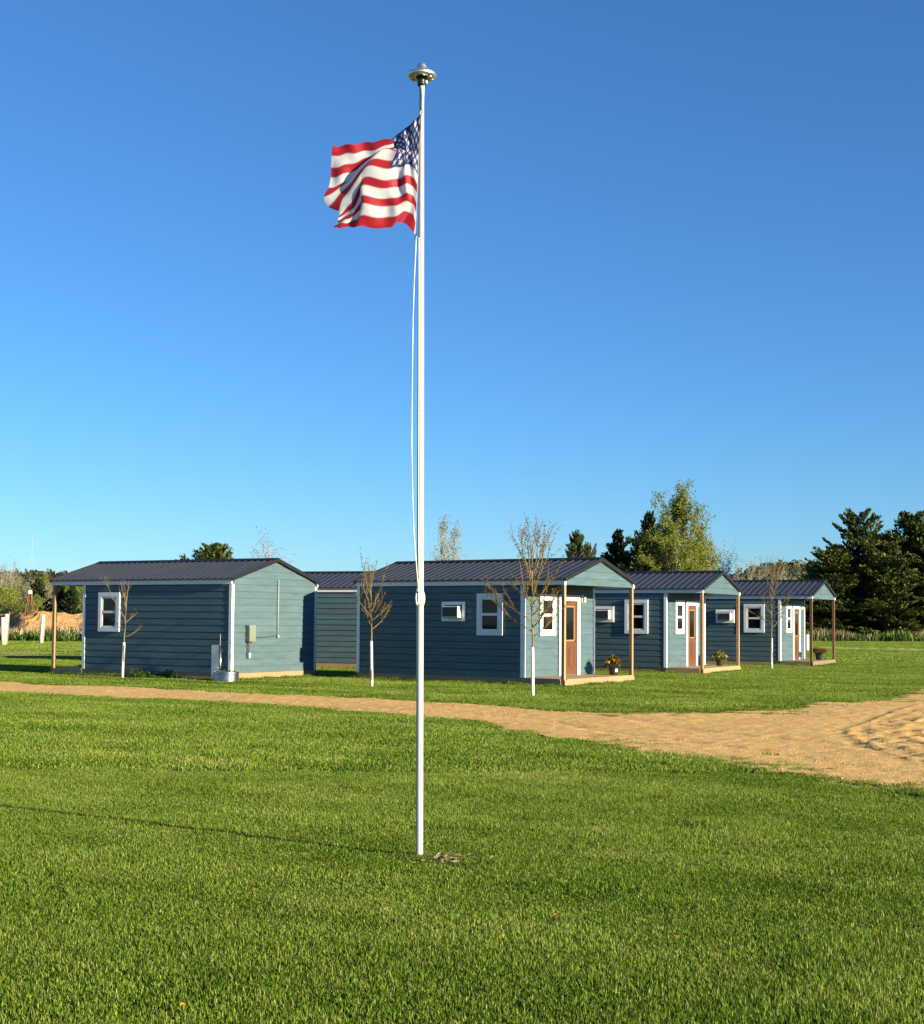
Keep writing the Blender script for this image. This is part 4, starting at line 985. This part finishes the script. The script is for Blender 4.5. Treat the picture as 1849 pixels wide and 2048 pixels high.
for i in range(3): tuft('tuft_d%d' % i, .09, 60, .02, .055, .0055, 260+i, .6)                 # 13-15 edge
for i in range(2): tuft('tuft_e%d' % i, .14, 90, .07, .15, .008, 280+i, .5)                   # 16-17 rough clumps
feet = []
for cb, s in ((cabA, 1), (cabB, -1), (cabC, -1), (cabD, -1), (cabE, 1)):
    mw = cb.matrix_basis; feet.append([tuple((mw @ Vector((u, s*v, 0)))[:2]) for u, v in ((-.02, .02), (T, .02), (T, W), (-.02, W))])
pts = []; ids = []; scl = []
def scatter(y0, y1, step, kinds, smin, smax, hs):
    ny = int((y1-y0)/step); 
    for iy in range(ny):
        y = y0+(iy+.5)*step; half = y*.385+2.0; nx = int(2*half/step); x = -half+(np.arange(nx)+.5)*step
        xx = x+rng.uniform(-.5, .5, nx)*step; yy = np.full(nx, y)+rng.uniform(-.5, .5, nx)*step
        rm = road_mask(xx, yy) if y < 50 else np.full(nx, -9.)
        ok = (rm < -.18-.5*np.clip(vnoise(xx*.9, yy*1.6, 41)*2-.9, 0, 1)*(xx > 2)) & (vnoise((.84*xx-.54*yy)*.9, (.54*xx+.84*yy)*3.2, 43) > .05)
        for ft in feet:
            inn = inside(xx, yy, ft); dd = dist_poly(xx, yy, ft); ok &= ~(inn) & (dd > .12)
        if y > 50: ok &= ~inside(xx, yy, back_track) | (vnoise(xx*.5, yy*.5, 51) < .33)
        for bx_, by_, br_ in bare: ok &= np.hypot(xx-bx_, yy-by_) > br_+.12
        k = rng.choice(kinds, nx)
        for j in np.nonzero(ok)[0]:
            pts.append((xx[j], yy[j], 0)); ids.append(k[j]); s_ = rng.uniform(smin, smax)
            hv = .45+.6*vnoise(np.array([xx[j]*.8]), np.array([yy[j]*1.6]), 31)[0]+.55*vnoise(np.array([xx[j]*3.1]), np.array([yy[j]*3.1]), 32)[0]
            scl.append((s_, s_, hs*hv*rng.uniform(.85, 1.15)))
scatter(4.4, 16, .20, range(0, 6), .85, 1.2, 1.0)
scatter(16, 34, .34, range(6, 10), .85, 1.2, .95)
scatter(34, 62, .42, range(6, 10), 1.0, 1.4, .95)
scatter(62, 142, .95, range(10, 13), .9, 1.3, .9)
# thin tufts feathering the drive's edge and the bare spots, rough clumps along the cabins
n = 62000; x = rng.uniform(-15, 17, n); y = rng.uniform(11, 46, n); rm = road_mask(x, y)
patch = vnoise(x*.9, y*1.6, 41); reach = np.where(x > 2, 1.5, .45)*np.clip(patch*2-.45, .1, 1)
ok = (np.abs(x) < y*.385+2) & (rm < reach) & (rm > -.85) & (rng.rand(n) < np.clip(.8-np.maximum(rm, 0)/reach*.75, .03, 1))
wide = ok & False
for j in np.nonzero(ok | wide)[0]:
    pts.append((x[j], y[j], .006)); ids.append(rng.randint(13, 16)); s_ = rng.uniform(.7, 1.5)*(1 if y[j] < 22 else 1.5); scl.append((s_, s_, rng.uniform(.6, 1.2)))
for bx_, by_, br_ in bare:
    for j in range(40):
        a = rng.uniform(0, 6.28); q = br_+rng.uniform(-.05, .16); pts.append((bx_+q*math.cos(a), by_+q*math.sin(a), 0)); ids.append(rng.randint(13, 16)); scl.append((1, 1, rng.uniform(.6, 1.1)))
for ft in feet:
    for i in range(4):
        a, b_ = Vector(ft[i]), Vector(ft[(i+1) % 4]); nrm = Vector(((b_-a).y, -(b_-a).x)).normalized(); c0 = sum((Vector(p) for p in ft), Vector((0, 0)))/4
        if (a-c0).dot(nrm) < 0: nrm = -nrm
        for j in range(int((b_-a).length*9)):
            p = a.lerp(b_, rng.rand())+nrm*rng.uniform(.03, .28); 
            if road_mask(np.array([p.x]), np.array([p.y]))[0] < -.1:
                pts.append((p.x, p.y, 0)); ids.append(rng.choice([14, 15, 16, 17])); s_ = rng.uniform(.8, 1.4); scl.append((s_, s_, rng.uniform(.6, 1.1)))
pme = bpy.data.meshes.new('lawn_grass'); pme.from_pydata(pts, [], [])
pme.attributes.new('tid', 'INT', 'POINT').data.foreach_set('value', np.array(ids, np.int32))
pme.attributes.new('scl', 'FLOAT_VECTOR', 'POINT').data.foreach_set('vector', np.array(scl, np.float32).ravel())
rot = np.zeros((len(pts), 3), np.float32); rot[:, 2] = rng.uniform(0, 6.283, len(pts))
pme.attributes.new('rot', 'FLOAT_VECTOR', 'POINT').data.foreach_set('vector', rot.ravel())
lawn = link('lawn_grass', pme); tag(lawn, 'short mown green lawn grass around the flagpole and cabins', 'grass', kind='stuff')
gt = bpy.data.node_groups.new('scatter_tufts', 'GeometryNodeTree')
gt.interface.new_socket('Geometry', in_out='INPUT', socket_type='NodeSocketGeometry'); gt.interface.new_socket('Geometry', in_out='OUTPUT', socket_type='NodeSocketGeometry')
gi = gt.nodes.new('NodeGroupInput'); go = gt.nodes.new('NodeGroupOutput'); ip = gt.nodes.new('GeometryNodeInstanceOnPoints'); ci = gt.nodes.new('GeometryNodeCollectionInfo')
ci.inputs['Collection'].default_value = gcol; ci.inputs['Separate Children'].default_value = True; ci.inputs['Reset Children'].default_value = True
def attr(nm, ty):
    a = gt.nodes.new('GeometryNodeInputNamedAttribute'); a.data_type = ty; a.inputs['Name'].default_value = nm; return [o for o in a.outputs if o.enabled][0]
gt.links.new(gi.outputs[0], ip.inputs['Points']); gt.links.new(ci.outputs[0], ip.inputs['Instance']); ip.inputs['Pick Instance'].default_value = True
gt.links.new(attr('tid', 'INT'), ip.inputs['Instance Index']); gt.links.new(attr('scl', 'FLOAT_VECTOR'), ip.inputs['Scale'])
e2r = gt.nodes.new('FunctionNodeEulerToRotation'); gt.links.new(attr('rot', 'FLOAT_VECTOR'), e2r.inputs[0]); gt.links.new(e2r.outputs[0], ip.inputs['Rotation'])
gt.links.new(ip.outputs[0], go.inputs[0])
lawn.modifiers.new('tufts', 'NODES').node_group = gt
print('grass instances', len(pts))

# leafy weeds along the left cabin and a thin weed by the second cabin
def clump(name, c, n, rx, ry, h, lab, seed):
    r = np.random.RandomState(seed); C = np.stack([c[0]+r.uniform(-rx, rx, n), c[1]+r.uniform(-ry, ry, n), r.rand(n)**1.3*h], 1)
    C[:, 2] *= .35+vnoise(C[:, 0]*3, C[:, 1]*3, seed)
    tag(link(name, leaf_mesh(name, C, r.normal(0, .6, (n, 3))+[0, 0, .6], r.uniform(.05, .11, n), r.uniform(.02, .045, n), r.rand(n), M['weed'], r)), lab, 'weeds', kind='stuff')
a, b_ = ground(262, 1358), ground(425, 1359)
for k in range(9):
    p = a.lerp(b_, (k+.5)/9); 
    r_ = np.random.RandomState(k)
    if k == 0: allC = []
    n_ = 240; q = np.stack([p.x+r_.uniform(-.16, .16, n_), p.y+.15+r_.uniform(-.2, .25, n_), r_.rand(n_)**1.2*r_.uniform(.12, .32)], 1); allC.append(q)
allC = np.concatenate(allC); n_ = len(allC)
tag(link('leafy_weeds', leaf_mesh('leafy_weeds', allC, rng.normal(0, .6, (n_, 3))+[0, 0, .5], rng.uniform(.05, .11, n_), rng.uniform(.02, .05, n_), rng.rand(n_)*.8, M['weed'])), 'leafy green weeds at the foot of the left cabin wall', 'weeds', kind='stuff')
wp = ground(1318, 1347); wr = empty('dry_weed', wp); tag(wr, 'thin dry weed standing by the second cabin wall', 'weed')
m_ = MB()
for k in range(6):
    a = k*1.1; m_.tube([(0, 0, 0), (.05*math.cos(a), .05*math.sin(a), .4), (.13*math.cos(a), .13*math.sin(a), .85+.12*(k % 3))], .004, 4)
m_.build('stems', M['bark'], wr)
n_ = 70; link('leaves', leaf_mesh('leaves', np.stack([rng.normal(0, .07, n_), rng.normal(0, .07, n_), rng.uniform(.2, 1.05, n_)], 1), rng.normal(0, 1, (n_, 3)), .05, .015, rng.rand(n_), M['straw']), wr)
# dandelions
spots = [(365, 2012, 'yellow dandelion low in the lawn at bottom left'), (1429, 1802, 'yellow dandelion farthest right in the foreground lawn'), (1110, 1832, 'yellow dandelion right of the flagpole in the lawn'), (1352, 1876, 'small yellow dandelion in the lawn at lower right'), (1582, 1409, 'yellow dandelion at the far edge of the drive')]
for px, py, lab in spots:
    g_ = ground(px, py, .055); o = empty('dandelion', (g_.x, g_.y, 0)); tag(o, lab, 'flower', 'dandelions in the lawn')
    n_ = 40; d = rng.normal(0, 1, (n_, 3)); d[:, 2] = np.abs(d[:, 2])*.6+.1; d /= np.linalg.norm(d, axis=1)[:, None]
    link('blossom', leaf_mesh('blossom', d*.007+[0, 0, .058], d, .014, .006, rng.rand(n_), M['yellow']), o)
    MB().tube([(0, 0, 0), (.002, 0, .03), (0, 0, .057)], .0016, 5).build('stem', M['weed'], o)
